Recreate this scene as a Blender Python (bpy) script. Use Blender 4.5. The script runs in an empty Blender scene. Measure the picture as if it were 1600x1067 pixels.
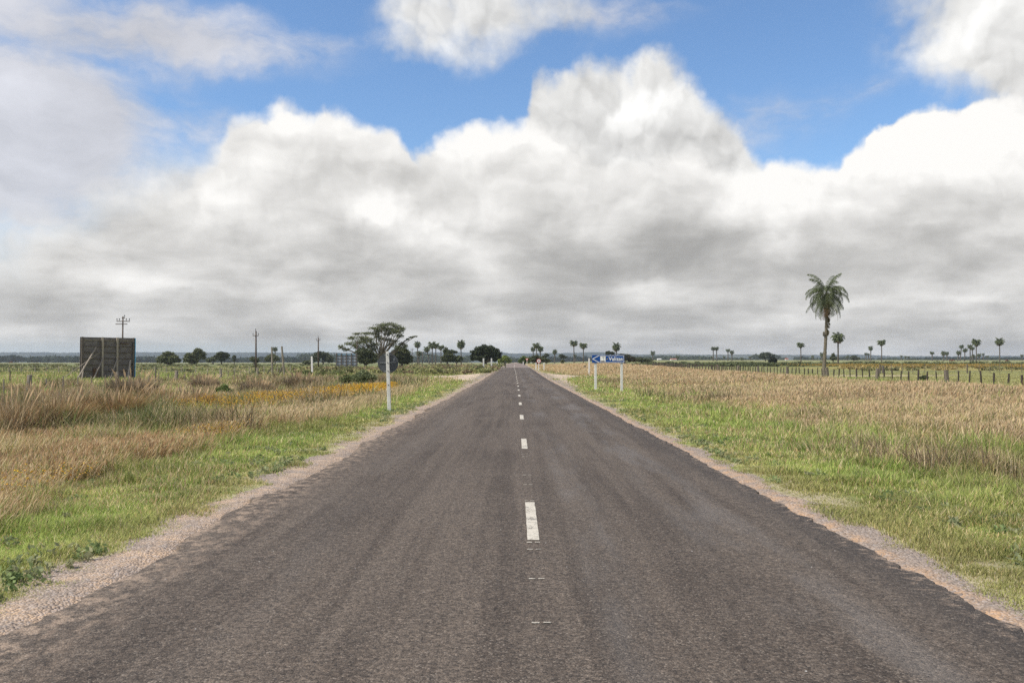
import bpy, bmesh, math, random, os
import numpy as np
from mathutils import Vector, Matrix
R = math.radians
rng = np.random.default_rng(11)
random.seed(5)
sc = bpy.context.scene
COL = sc.collection

# ------------------------------------------------------------------ camera
F = 1400.0                      # focal length in pixels of the 1600 px wide photograph
CAM_H = 1.7
PITCH = math.atan(32.5 / F)
YAW = math.atan(5.0 / F)
cd = bpy.data.cameras.new('camera')
cd.sensor_width = 36.0
cd.lens = 36.0 * F / 1600.0
cd.clip_start = 0.1
cd.clip_end = 30000
cam = bpy.data.objects.new('camera', cd)
COL.objects.link(cam)
cam.location = (0, 0, CAM_H)
cam.rotation_euler = (math.pi / 2 + PITCH, 0, YAW)
sc.camera = cam
CM = np.array(cam.rotation_euler.to_matrix())

def ray(px, py):
    """world direction (y = 1) seen at a pixel of the photograph"""
    v = CM @ np.array([(px - 800.0) / F, (533.5 - py) / F, -1.0])
    return v / v[1]

def azel(px, py):
    v = ray(px, py)
    return math.atan2(v[0], v[1]), math.asin(v[2] / np.linalg.norm(v))

# ------------------------------------------------------------------ sun and sky
SUN_EL, SUN_AZ = R(50), R(-112)          # azimuth from +Y towards +X: the sun stands left and a little behind
sun_dir = Vector((math.sin(SUN_AZ) * math.cos(SUN_EL), math.cos(SUN_AZ) * math.cos(SUN_EL), math.sin(SUN_EL)))
sl = bpy.data.lights.new('sun', 'SUN')
sl.energy = 4.8
sl.angle = R(0.6)
sl.color = (1.0, 0.935, 0.83)
so = bpy.data.objects.new('sun', sl)
COL.objects.link(so)
so.location = (-30, -20, 60)
so.rotation_euler = sun_dir.to_track_quat('Z', 'Y').to_euler()

sc.view_settings.view_transform = 'Standard'
sc.view_settings.look = 'None'
sc.view_settings.exposure = 0.0
sc.view_settings.gamma = 1.0
sc.view_settings.use_curve_mapping = False

class NT:
    """small helper for building node trees from python expressions"""
    def __init__(s, tree): s.t = tree
    def new(s, kind, **kw):
        n = s.t.nodes.new(kind)
        for k, v in kw.items(): setattr(n, k, v)
        return n
    def put(s, inp, v):
        if v is None: return
        if isinstance(v, bpy.types.NodeSocket): s.t.links.new(v, inp)
        else:
            if isinstance(v, (tuple, list)) and len(v) == 3 and inp.type == 'RGBA': v = (*v, 1)
            inp.default_value = v
    def m(s, op, a, b=None, c=None, clamp=False):
        n = s.new('ShaderNodeMath', operation=op, use_clamp=clamp)
        s.put(n.inputs[0], a); s.put(n.inputs[1], b); s.put(n.inputs[2], c)
        return n.outputs[0]
    def add(s, a, b): return s.m('ADD', a, b)
    def sub(s, a, b): return s.m('SUBTRACT', a, b)
    def mul(s, a, b): return s.m('MULTIPLY', a, b)
    def v(s, op, a, b=None):
        n = s.new('ShaderNodeVectorMath', operation=op)
        s.put(n.inputs[0], a)
        if b is not None: s.put(n.inputs[3 if op == 'SCALE' else 1], b)
        return n.outputs[1 if op in ('LENGTH', 'DISTANCE', 'DOT_PRODUCT') else 0]
    def noise(s, vec, scale, detail=4, rough=0.5, dist=0.0, color=False, lac=2.0, dim='3D'):
        n = s.new('ShaderNodeTexNoise', noise_dimensions=dim)
        s.put(n.inputs['Vector'], vec); s.put(n.inputs['Scale'], scale); s.put(n.inputs['Detail'], detail)
        s.put(n.inputs['Roughness'], rough); s.put(n.inputs['Distortion'], dist); s.put(n.inputs['Lacunarity'], lac)
        return n.outputs[1 if color else 0]
    def vor(s, vec, scale, feature='F1', out=0, rand=1.0, dim='3D'):
        n = s.new('ShaderNodeTexVoronoi', feature=feature, voronoi_dimensions=dim)
        s.put(n.inputs['Vector'], vec); s.put(n.inputs['Scale'], scale)
        if 'Randomness' in n.inputs: s.put(n.inputs['Randomness'], rand)
        return n.outputs[out]
    def rng(s, x, a, b, c=0.0, d=1.0, smooth=True):
        n = s.new('ShaderNodeMapRange', interpolation_type='SMOOTHSTEP' if smooth else 'LINEAR')
        for i, q in enumerate((x, a, b, c, d)): s.put(n.inputs[i], q)
        return n.outputs[0]
    def mix(s, f, a, b, mode='MIX'):
        n = s.new('ShaderNodeMix', data_type='RGBA', blend_type=mode)
        s.put(n.inputs[0], f); s.put(n.inputs[6], a); s.put(n.inputs[7], b)
        return n.outputs[2]
    def xyz(s, v):
        n = s.new('ShaderNodeSeparateXYZ'); s.put(n.inputs[0], v); return n.outputs
    def com(s, x, y, z=0.0):
        n = s.new('ShaderNodeCombineXYZ'); s.put(n.inputs[0], x); s.put(n.inputs[1], y); s.put(n.inputs[2], z)
        return n.outputs[0]
    def ramp(s, f, stops, mode='LINEAR'):
        n = s.new('ShaderNodeValToRGB'); e = n.color_ramp; e.interpolation = mode
        while len(e.elements) > 1: e.elements.remove(e.elements[-1])
        for i, (p, c) in enumerate(stops):
            el = e.elements[0] if i == 0 else e.elements.new(p)
            el.position = p
            el.color = (c, c, c, 1) if isinstance(c, (int, float)) else (*c, 1)
        s.put(n.inputs[0], f)
        return n.outputs[0]

def build_world():
    w = bpy.data.worlds.new('World'); sc.world = w; w.use_nodes = True
    t = w.node_tree; t.nodes.clear(); N = NT(t)
    tc = N.new('ShaderNodeTexCoord').outputs['Generated']
    X, Y, Z = N.xyz(tc)
    A = N.m('ARCTAN2', X, Y); E = N.m('ARCSINE', Z)
    P = N.com(A, E, 0.0)
    sky = N.new('ShaderNodeTexSky', sky_type='NISHITA', sun_disc=False, sun_elevation=SUN_EL,
                sun_rotation=SUN_AZ, altitude=0, air_density=1.0, dust_density=0.5, ozone_density=2.0)
    skyc = N.mix(1.0, sky.outputs[0], (1.22, 1.45, 1.66), 'MULTIPLY')
    # shared noises
    wc = N.noise(P, 7.0, 4, 0.55, color=True, dim='2D')
    wv = N.v('SUBTRACT', wc, (0.5, 0.5, 0.5))
    wc2 = N.noise(P, 26.0, 4, 0.6, color=True, dim='2D')
    wv2 = N.v('SUBTRACT', wc2, (0.5, 0.5, 0.5))
    Pw = N.v('ADD', N.v('ADD', P, N.v('SCALE', wv, 0.055)), N.v('SCALE', wv2, 0.016))
    Aw, Ew, _ = N.xyz(Pw)
    n1 = N.sub(N.noise(P, 14.0, 8, 0.60, dim='2D'), 0.5)
    def billow(pv):
        b = None
        for sc_, am in ((9.0, .50), (20.0, .30), (43.0, .17), (90.0, .08)):
            d_ = N.vor(pv, sc_, dim='2D')
            q_ = N.mul(N.sub(1.0, N.mul(d_, d_)), am)
            b = q_ if b is None else N.add(b, q_)
        return b
    Pb = N.v('ADD', N.v('ADD', P, N.v('SCALE', wv, 0.05)), N.v('SCALE', wv2, 0.022))
    bl = billow(Pb)
    relief = N.add(N.sub(bl, billow(N.v('ADD', Pb, (-0.006, 0.011, 0.0)))), N.sub(N.noise(Pw, 8.0, 3, 0.5, dim='2D'), N.noise(N.v('ADD', Pw, (-0.014, 0.020, 0.0)), 8.0, 3, 0.5, dim='2D')))
    relief = N.mul(relief, N.rng(E, 0.03, 0.22, 0.25, 1.0))
    n6 = N.sub(N.noise(N.v('MULTIPLY', P, (1.0, 2.9, 1.0)), 9.0, 5, 0.52, 0.2, dim='2D'), 0.5)
    n5 = N.sub(N.noise(N.v('MULTIPLY', Pw, (1.0, 2.7, 1.0)), 8.0, 6, 0.58, dim='2D'), 0.5)
    # flat-base streaks: noise laid on a cloud deck seen in perspective
    zz = N.add(N.m('MAXIMUM', Z, 0.0), 0.085)
    Q = N.com(N.m('DIVIDE', X, zz), N.m('DIVIDE', Y, zz), 0.3)
    n2 = N.sub(N.noise(Q, 0.42, 6, 0.56, 0.4), 0.5)
    n3 = N.sub(N.noise(Q, 1.1, 3, 0.5), 0.5)
    n4 = N.sub(N.noise(N.v('MULTIPLY', P, (1.0, 2.2, 1.0)), 4.5, 4, 0.45, dim='2D'), 0.5)
    leftw = N.rng(A, -.27, -.42)
    def outline(pts, soft, amp, Ax=Aw, Ex=Ew):
        st = []
        for (px, py) in pts:
            a, e = azel(px, py)
            st.append(((a + 0.62) / 1.24, e / 0.5))
        o = N.ramp(N.m('DIVIDE', N.add(Ax, 0.62), 1.24), st)
        d = N.add(N.add(N.sub(N.mul(o, 0.5), Ex), N.mul(n1, amp)), N.mul(N.sub(bl, .83), 0.030))
        return d, N.rng(d, N.mul(leftw, -.03), N.add(soft, N.mul(leftw, .05)))
    def blob(px, py, rx, ry, soft=1.0, Pv=Pw):
        a, e = azel(px, py)
        q = N.v('MULTIPLY', N.v('SUBTRACT', Pv, (a, e, 0)), (F / rx, F / ry, 0))
        return N.rng(N.v('LENGTH', q), 1.0, 1.0 - soft)
    def blobs(lst, Pv=Pw):
        tot = None
        for b in lst:
            g = N.mul(blob(*b[:4], Pv=Pv), b[4])
            tot = g if tot is None else N.add(tot, g)
        return tot
    c = skyc
    K = 10.0   # background strength is 0.1
    def lay(c, alpha, br, tint=(1.0, 0.995, 0.975)):
        colr = N.v('SCALE', tuple(K * q for q in tint), br)
        return N.mix(alpha, c, colr)
    # thin high veils
    veil = blobs([(40, 30, 420, 120, .95), (330, 70, 330, 62, .70), (0, 210, 230, 150, 1.1), (150, 190, 110, 80, .8), (295, 195, 130, 62, .85),
                  (520, 60, 150, 22, .35), (40, 140, 190, 70, .6), (110, 330, 260, 160, .9), (1290, 150, 150, 60, .22), (1380, 130, 60, 40, .3),
                  (1000, 190, 200, 110, .45), (1170, 200, 240, 90, .40), (1210, 0, 320, 34, .15), (960, 20, 200, 60, .5)])
    va = N.rng(N.add(veil, N.mul(N.add(N.mul(n1, .9), N.mul(n5, 1.5)), N.rng(veil, .02, .5))), 0.06, 1.20, 0.0, 0.92)
    vs = blobs([(300, 205, 190, 70, .10), (130, 280, 160, 90, -.03), (30, 130, 120, 60, .06), (200, 60, 230, 50, -.05), (340, 110, 150, 30, .05)])
    c = lay(c, va, N.add(N.add(0.68, vs), N.add(N.mul(n4, 0.25), N.mul(n5, .35))), (0.985, 0.985, 1.04))
    # top middle cloud and top right cloud
    mid = blobs([(760, 0, 200, 100, 1.3), (640, 50, 120, 75, .75), (700, 85, 160, 45, .45), (880, 45, 110, 70, .55), (640, 20, 90, 50, .4)])
    ma = N.rng(N.add(mid, N.mul(N.add(N.mul(n1, 1.6), N.mul(N.sub(bl, .83), .8)), N.rng(mid, .02, .4))), 0.04, 1.40, 0.0, 0.97)
    c = lay(c, ma, N.add(N.add(0.80, N.mul(n4, 0.3)), N.mul(relief, 0.7)))
    rt = blobs([(1570, 0, 235, 150, 1.6), (1600, 90, 150, 110, 1.2)])
    ra = N.rng(N.add(rt, N.mul(N.add(N.mul(n1, 1.6), N.mul(N.sub(bl, .83), .8)), N.rng(rt, .02, .4))), 0.04, 1.35)
    c = lay(c, ra, N.add(N.add(0.80, N.mul(n4, 0.4)), N.mul(relief, 0.7)))
    # second bank
    dB, cB = outline([(0, 330), (740, 250), (815, 190), (832, 118), (880, 88), (930, 80), (985, 82), (1000, 70), (1045, 68), (1068, 92), (1092, 104),
                      (1125, 140), (1165, 170), (1185, 215), (1220, 260), (1600, 320)], 0.030, 0.045)
    sB = blobs([(1010, 150, 120, 60, .12), (900, 180, 60, 60, -.06), (1030, 210, 160, 30, -.10), (1150, 200, 70, 60, -.05)])
    bB = N.add(N.add(N.add(0.80, sB), N.mul(relief, 0.8)), N.mul(n4, 0.15))
    c = lay(c, cB, bB)
    # main bank
    dA, cA = outline([(0, 420), (70, 350), (110, 290), (200, 262), (300, 232), (352, 210), (374, 172), (402, 158), (438, 148), (488, 166), (506, 146),
                      (540, 156), (572, 178), (612, 188), (640, 236), (684, 210), (728, 196), (776, 182), (836, 184), (872, 208),
                      (922, 236), (1010, 238), (1100, 230), (1150, 244), (1192, 252), (1212, 240), (1270, 244), (1330, 240), (1352, 208),
                      (1450, 174)], 0.020, 0.03)
    # the right end rises further than the ramp: extra lobes
    xr = blobs([(1510, 250, 150, 110, 1.0), (1600, 240, 130, 110, 1.0), (1420, 250, 90, 70, .9)])
    cX = N.rng(N.add(xr, N.mul(N.add(N.mul(n1, .9), N.mul(N.sub(bl, .83), .8)), N.rng(xr, 0.0, .15))), 0.10, 0.36)
    cA = N.m('MAXIMUM', cA, cX)
    sA = blobs([(430, 190, 80, 34, .28), (540, 190, 90, 40, .14), (410, 265, 150, 50, .10), (790, 215, 130, 50, .26), (850, 240, 60, 60, .14), (590, 340, 70, 42, .42),
                (660, 360, 90, 40, .20), (480, 400, 150, 34, .10), (700, 300, 110, 60, -.05), (610, 275, 200, 40, -.07), (560, 300, 120, 50, -.04),
                (1060, 395, 230, 55, -.24), (1010, 360, 110, 60, -.06), (1180, 300, 150, 80, .16), (1330, 330, 130, 50, .14), (1140, 260, 150, 40, .14), (1480, 240, 190, 90, .36),
                (1570, 200, 120, 70, .22), (1420, 330, 160, 60, .0), (1580, 350, 120, 30, .18), (1500, 400, 140, 60, -.12), (1420, 300, 130, 40, -.06), (450, 400, 220, 30, -.10),
                (200, 290, 130, 60, .08), (250, 420, 220, 60, .04), (830, 400, 180, 40, -.04), (1270, 440, 160, 20, .06), (700, 445, 160, 40, -.05),
                (1150, 475, 160, 22, -.10), (1500, 505, 200, 30, -.08), (1540, 470, 120, 12, .10), (900, 500, 200, 20, .06), (330, 310, 90, 34, .12), (170, 435, 110, 26, .12), (360, 350, 150, 26, .08), (760, 330, 90, 40, .12), (880, 300, 70, 44, .10), (640, 440, 90, 14, .10), (1000, 440, 90, 16, .12), (1300, 470, 80, 10, .14), (300, 455, 120, 14, .10), (930, 350, 60, 30, .10), (1230, 395, 60, 26, .14)])
    sA = N.mul(sA, N.add(1.0, N.mul(N.sub(bl, .83), 1.6)))
    grad = N.sub(N.rng(dA, 0.0, 0.12, 0.87, 0.70), N.mul(N.mul(leftw, .14), N.rng(dA, .12, 0.0)))
    low = N.rng(E, 0.17, 0.02, 0.02, -0.13)
    st = N.add(N.mul(n2, N.rng(E, 0.22, 0.05, 0.08, 0.62)), N.mul(n3, N.rng(E, 0.2, 0.04, 0.0, 0.32)))
    bA = N.add(N.add(N.add(grad, low), sA), N.add(N.add(st, N.mul(relief, 0.45)), N.add(N.add(N.mul(n4, 0.15), N.mul(n1, 0.09)), N.add(N.mul(n5, 0.34), N.mul(n6, N.rng(E, .24, .12, 0.0, .60))))))
    bA = N.m('MINIMUM', N.m('SMOOTH_MAX', bA, 0.36, 0.35), 1.02)
    # behind the photographer: broken cloud as well
    hole = N.rng(N.add(N.noise(tc, 2.2, 5, 0.55), N.mul(N.rng(Z, .25, 0.8), -0.03)), 0.44, 0.56)
    front = N.rng(Y, 0.2, 0.55)
    cA = N.m('ADD', N.mul(cA, front), N.mul(hole, N.sub(1.0, front)), clamp=True)
    tint = N.mix(N.rng(bA, 0.4, 0.85), (10.0, 9.85, 9.5), (10.0, 9.85, 9.55))
    colr = N.v('SCALE', tint, bA)
    c = N.mix(cA, c, colr)
    # pale clear strip over the far hills, bluer to the left
    stripw = N.mul(N.rng(E, 0.030, 0.006), N.rng(A, 0.15, -0.25, 0.0, 0.85))
    c = N.mix(stripw, c, (4.9, 5.7, 6.0))
    lp = N.rng(Z, -0.05, 0.0)
    c = N.mix(lp, (1.2, 1.15, 0.8), c)
    w.cycles.sampling_method = 'MANUAL'; w.cycles.sample_map_resolution = 512
    bg = N.new('ShaderNodeBackground'); N.put(bg.inputs[0], c); bg.inputs[1].default_value = 0.1
    o = N.new('ShaderNodeOutputWorld'); t.links.new(bg.outputs[0], o.inputs[0])
build_world()

# ------------------------------------------------------------------ numeric helpers
def sstep(a, b, x):
    t = np.clip((np.asarray(x, float) - a) / (b - a), 0, 1)
    return t * t * (3 - 2 * t)

def vnoise(x, y, seed=0):
    """smooth value noise 0..1 on unit cells"""
    x = np.asarray(x, float); y = np.asarray(y, float)
    xi = np.floor(x).astype(np.int64); yi = np.floor(y).astype(np.int64)
    fx = x - xi; fy = y - yi
    fx = fx * fx * (3 - 2 * fx); fy = fy * fy * (3 - 2 * fy)
    def h(a, b):
        n = (a * 374761393 + b * 668265263 + seed * 1442695041) & 0xffffffff
        n = ((n ^ (n >> 13)) * 1274126177) & 0xffffffff
        return ((n ^ (n >> 16)) & 0xffff) / 65535.0
    return (h(xi, yi) * (1 - fx) + h(xi + 1, yi) * fx) * (1 - fy) + (h(xi, yi + 1) * (1 - fx) + h(xi + 1, yi + 1) * fx) * fy

def fbm(x, y, scale, seed=0, octs=4):
    s = 0; a = 0.5; tot = 0
    for o in range(octs):
        s = s + a * vnoise(np.asarray(x) * scale * 2 ** o + 17.3 * o, np.asarray(y) * scale * 2 ** o - 9.1 * o, seed + o)
        tot += a; a *= 0.5
    return s / tot

ZC = ([-200, 90, 110, 186, 300, 450, 700, 1000, 7000], [0, 0, .1, .5, .85, 1.15, .9, .7, .3])
ZL = ([-200, 105, 200, 300, 800, 1500, 3000, 8000], [0, 0, .35, .60, .96, .9, .5, 0])
ZR = ([-200, 140, 200, 300, 500, 800, 1500, 2500, 8000], [0, 0, .35, 1.0, 1.85, 3.05, 5.3, 7.7, 20])
DROP = ([0, 3.0, 3.35, 4.2, 5.0, 6.5, 9.0, 16, 25, 40, 80], [-.12, -.10, -.03, -.03, -.05, -.17, -.32, -.28, -.15, -.08, 0])

def terrain(x, y):
    x = np.asarray(x, float); y = np.asarray(y, float)
    pxx = 805 + F * x / np.maximum(y, 60)
    wr = sstep(830, 1010, pxx)
    side = np.interp(y, *ZL) * (1 - wr) + np.interp(y, *ZR) * wr
    wroad = 1 - sstep(8, 45, np.abs(x))
    z = side * (1 - wroad) + np.interp(y, *ZC) * wroad
    z = z + np.interp(np.abs(x), *DROP)
    amp = sstep(4.5, 9, np.abs(x))
    return z + amp * ((fbm(x, y, 0.22, 3, 3) - .5) * .16)

def ground_hit(px, py):
    r = ray(px, py)
    lo = 2.0
    prev = lo
    Y = lo
    while Y < 9000:
        if CAM_H + r[2] * Y < float(terrain(r[0] * Y, Y)):
            a, b = prev, Y
            for _ in range(30):
                m = (a + b) / 2
                if CAM_H + r[2] * m < float(terrain(r[0] * m, m)): b = m
                else: a = m
            return r[0] * a, a, float(terrain(r[0] * a, a))
        prev = Y
        Y *= 1.02
    return r[0] * 1500, 1500.0, float(terrain(r[0] * 1500, 1500))

def at_dist(px, Y):
    x = ray(px, 566)[0] * Y
    return x, Y, float(terrain(x, Y))

def height_to(py, Y, z):
    return CAM_H + ray(800, py)[2] * Y - z

# ------------------------------------------------------------------ mesh helpers
def mesh_np(name, V, quads=None, tris=None, col=None, smooth=False):
    me = bpy.data.meshes.new(name)
    V = np.asarray(V, np.float32)
    nq = 0 if quads is None else len(quads); nt = 0 if tris is None else len(tris)
    me.vertices.add(len(V)); me.vertices.foreach_set('co', V.ravel())
    nl = nq * 4 + nt * 3
    me.loops.add(nl)
    parts = []
    if nq: parts.append(np.asarray(quads, np.int32).ravel())
    if nt: parts.append(np.asarray(tris, np.int32).ravel())
    me.loops.foreach_set('vertex_index', np.concatenate(parts))
    me.polygons.add(nq + nt)
    ls = np.concatenate([np.arange(nq) * 4, nq * 4 + np.arange(nt) * 3]).astype(np.int32)
    me.polygons.foreach_set('loop_start', ls)
    if smooth: me.polygons.foreach_set('use_smooth', np.ones(nq + nt, bool))
    me.update(calc_edges=True)
    if col is not None:
        a = me.color_attributes.new('col', 'FLOAT_COLOR', 'POINT')
        c = np.ones((len(V), 4), np.float32); c[:, :3] = col
        a.data.foreach_set('color', c.ravel())
    return me

def ob(name, data, mat=None, parent=None, loc=(0, 0, 0), rot=(0, 0, 0), label=None, cat=None, group=None, kind=None):
    o = bpy.data.objects.new(name, data)
    COL.objects.link(o)
    if mat is not None and data is not None:
        data.materials.clear(); data.materials.append(mat)
    o.location = loc; o.rotation_euler = rot
    if parent is not None: o.parent = parent
    if label: o['label'] = label
    if cat: o['category'] = cat
    if group: o['group'] = group
    if kind: o['kind'] = kind
    return o

class MB:
    """collects boxes, tubes and discs into one mesh"""
    def __init__(s): s.v = []; s.f = []
    def add(s, vs, fs):
        b = len(s.v); s.v += [tuple(v) for v in vs]; s.f += [tuple(b + i for i in f) for f in fs]
    def box(s, c, size, M=None):
        x, y, z = [q / 2 for q in size]
        vs = [Vector((sx * x, sy * y, sz * z)) for sz in (-1, 1) for sy in (-1, 1) for sx in (-1, 1)]
        if M is not None: vs = [M @ v for v in vs]
        vs = [v + Vector(c) for v in vs]
        s.add(vs, [(0, 2, 3, 1), (4, 5, 7, 6), (0, 1, 5, 4), (2, 6, 7, 3), (0, 4, 6, 2), (1, 3, 7, 5)])
    def bar(s, a, b, w, d=None):
        """rectangular bar from a to b"""
        a = Vector(a); b = Vector(b); q = b - a
        M = q.to_track_quat('Z', 'Y').to_matrix()
        s.box((a + b) / 2, (w, d or w, q.length), M)
    def tube(s, pts, rad, n=8, wob=0.0):
        pts = [Vector(p) for p in pts]; base = len(s.v)
        for i, p in enumerate(pts):
            d = (pts[min(i + 1, len(pts) - 1)] - pts[max(i - 1, 0)]).normalized()
            ref = Vector((1, 0, 0)) if abs(d.x) < .8 else Vector((0, 1, 0))
            u = d.cross(ref).normalized(); w = d.cross(u)
            r = rad[i] if isinstance(rad, (list, tuple)) else rad
            for k in range(n):
                t = 2 * math.pi * k / n
                rr = r * (1 + random.uniform(-wob, wob))
                s.v.append(tuple(p + (u * math.cos(t) + w * math.sin(t)) * rr))
        for i in range(len(pts) - 1):
            for k in range(n):
                a = base + i * n + k; b = base + i * n + (k + 1) % n
                s.f.append((a, b, b + n, a + n))
        s.f.append(tuple(base + k for k in range(n)))
        s.f.append(tuple(base + (len(pts) - 1) * n + k for k in range(n))[::-1])
    def prism(s, pts, y0, y1):
        """polygon in the xz plane given thickness along y"""
        n = len(pts); b = len(s.v)
        s.v += [(p[0], y0, p[1]) for p in pts] + [(p[0], y1, p[1]) for p in pts]
        s.f.append(tuple(b + i for i in range(n))); s.f.append(tuple(b + n + i for i in range(n))[::-1])
        for i in range(n):
            j = (i + 1) % n
            s.f.append((b + j, b + i, b + n + i, b + n + j))
    def mesh(s, name, bevel=0.0, smooth=False):
        me = bpy.data.meshes.new(name)
        me.from_pydata(s.v, [], s.f); me.update()
        bm = bmesh.new(); bm.from_mesh(me)
        bmesh.ops.recalc_face_normals(bm, faces=bm.faces)
        if bevel:
            bmesh.ops.bevel(bm, geom=[e for e in bm.edges], offset=bevel, segments=1, affect='EDGES', clamp_overlap=True)
        bm.to_mesh(me); bm.free()
        if smooth: me.polygons.foreach_set('use_smooth', np.ones(len(me.polygons), bool))
        return me

# ------------------------------------------------------------------ materials
def mat_new(name):
    m = bpy.data.materials.new(name); m.use_nodes = True
    t = m.node_tree; t.nodes.clear(); N = NT(t)
    out = N.new('ShaderNodeOutputMaterial'); p = N.new('ShaderNodeBsdfPrincipled')
    t.links.new(p.outputs[0], out.inputs[0])
    return m, N, p, out

def mat_simple(name, c, rough=.8, vary=.15, scale=6.0, spec=.3, streak=(1, 1, 1), c2=None, metal=0, bump=0.0):
    m, N, p, out = mat_new(name)
    tc = N.new('ShaderNodeTexCoord').outputs['Object']
    q = N.v('MULTIPLY', tc, streak)
    n = N.noise(q, scale, 6, .6)
    b = c2 or tuple(x * (1 - vary) for x in c)
    a = c if c2 else tuple(min(1, x * (1 + vary)) for x in c)
    col = N.mix(N.rng(n, .3, .7), b, a)
    N.put(p.inputs['Base Color'], col)
    p.inputs['Roughness'].default_value = rough
    p.inputs['Specular IOR Level'].default_value = spec
    p.inputs['Metallic'].default_value = metal
    if bump:
        bn = N.new('ShaderNodeBump'); bn.inputs['Distance'].default_value = bump; bn.inputs['Strength'].default_value = .8
        N.put(bn.inputs['Height'], n); N.put(p.inputs['Normal'], bn.outputs[0])
    return m

def mat_leaf(name, c=None, vary=.35, trans=.35, scale=2.0, rough=.75):
    """foliage: diffuse and translucent, colour from the mesh attribute or given"""
    m, N, p, out = mat_new(name)
    if c is None:
        at = N.new('ShaderNodeAttribute', attribute_name='col'); col = at.outputs['Color']
    else:
        tc = N.new('ShaderNodeTexCoord').outputs['Object']
        n = N.noise(tc, scale, 3, .6)
        g = N.new('ShaderNodeNewGeometry').outputs['Random Per Island']
        f = N.add(N.mul(n, .6), N.mul(g, .4))
        col = N.mix(f, tuple(x * (1 - vary) for x in c), tuple(x * (1 + vary) for x in c))
    N.put(p.inputs['Base Color'], col)
    p.inputs['Roughness'].default_value = rough
    p.inputs['Specular IOR Level'].default_value = .25
    tr = N.new('ShaderNodeBsdfTranslucent'); N.put(tr.inputs[0], col)
    mx = N.new('ShaderNodeMixShader'); mx.inputs[0].default_value = trans
    N.t.links.new(p.outputs[0], mx.inputs[1]); N.t.links.new(tr.outputs[0], mx.inputs[2])
    N.t.links.new(mx.outputs[0], out.inputs[0])
    return m

M_WHITE = mat_simple('white_paint', (.74, .74, .72), .6, scale=9, c2=(.52, .53, .52), streak=(1, 1, .3))
M_CONC = mat_simple('worn_white_concrete', (.74, .735, .70), .85, scale=14, c2=(.52, .51, .48))
M_HOLE = mat_simple('hole_shade', (.03, .03, .03), .6)  # near-black colour for the shade inside the sign post's holes
M_WOOD = mat_simple('grey_timber', (.34, .29, .235), .85, scale=7, c2=(.17, .145, .12), streak=(3, 3, .25), bump=.01)
M_WOODD = mat_simple('dark_timber', (.155, .13, .11), .9, scale=6, c2=(.085, .072, .062), streak=(3, 3, .3))
M_WOODP = mat_simple('pale_timber', (.38, .33, .27), .85, scale=6, c2=(.22, .19, .15), streak=(3, 3, .3))
M_POLE = mat_simple('brown_pole', (.13, .095, .075), .85, scale=5, c2=(.08, .06, .05), streak=(3, 3, .2))
M_STEELD = mat_simple('dark_grey_steel', (.080, .086, .094), .5, scale=8, c2=(.055, .060, .066), spec=.4)
M_GALV = mat_simple('galvanised_steel', (.32, .33, .34), .5, scale=8, c2=(.18, .19, .20), metal=.4)
M_WIRE = mat_simple('fence_wire', (.16, .15, .14), .6)
M_BLUE = mat_simple('blue_sheeting', (.007, .070, .29), .4, scale=3, c2=(.006, .058, .25), spec=.4)
M_CYAN = mat_simple('bright_blue_board', (.05, .40, .72), .5)
M_SIGNW = mat_simple('white_sheeting', (.82, .82, .80), .45, vary=.04)
M_RED = mat_simple('red_sheeting', (.55, .055, .035), .45)
M_BLACK = mat_simple('black_print', (.02, .02, .022), .5)
M_GOLD = mat_simple('gold_print', (.45, .30, .06), .5)
M_BROWN = mat_simple('brown_print', (.10, .06, .04), .6)
M_BARK = mat_simple('grey_bark', (.17, .145, .115), .95, scale=5, c2=(.075, .062, .05), streak=(1, 1, .4), bump=.03)
M_BARKP = mat_simple('pale_bark', (.26, .215, .17), .95, scale=3, c2=(.13, .105, .08))
M_STONE = mat_simple('brown_stone', (.30, .21, .15), .9, scale=9, c2=(.16, .11, .085), bump=.03)
M_ROOFR = mat_simple('red_roof', (.38, .13, .09), .8)
M_WALLW = mat_simple('white_wall', (.66, .65, .61), .8)
M_GLASS = mat_simple('dark_window', (.03, .035, .04), .2, spec=.6)
M_COW = mat_simple('brown_hide', (.16, .06, .035), .8, scale=3, c2=(.10, .04, .022))

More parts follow.
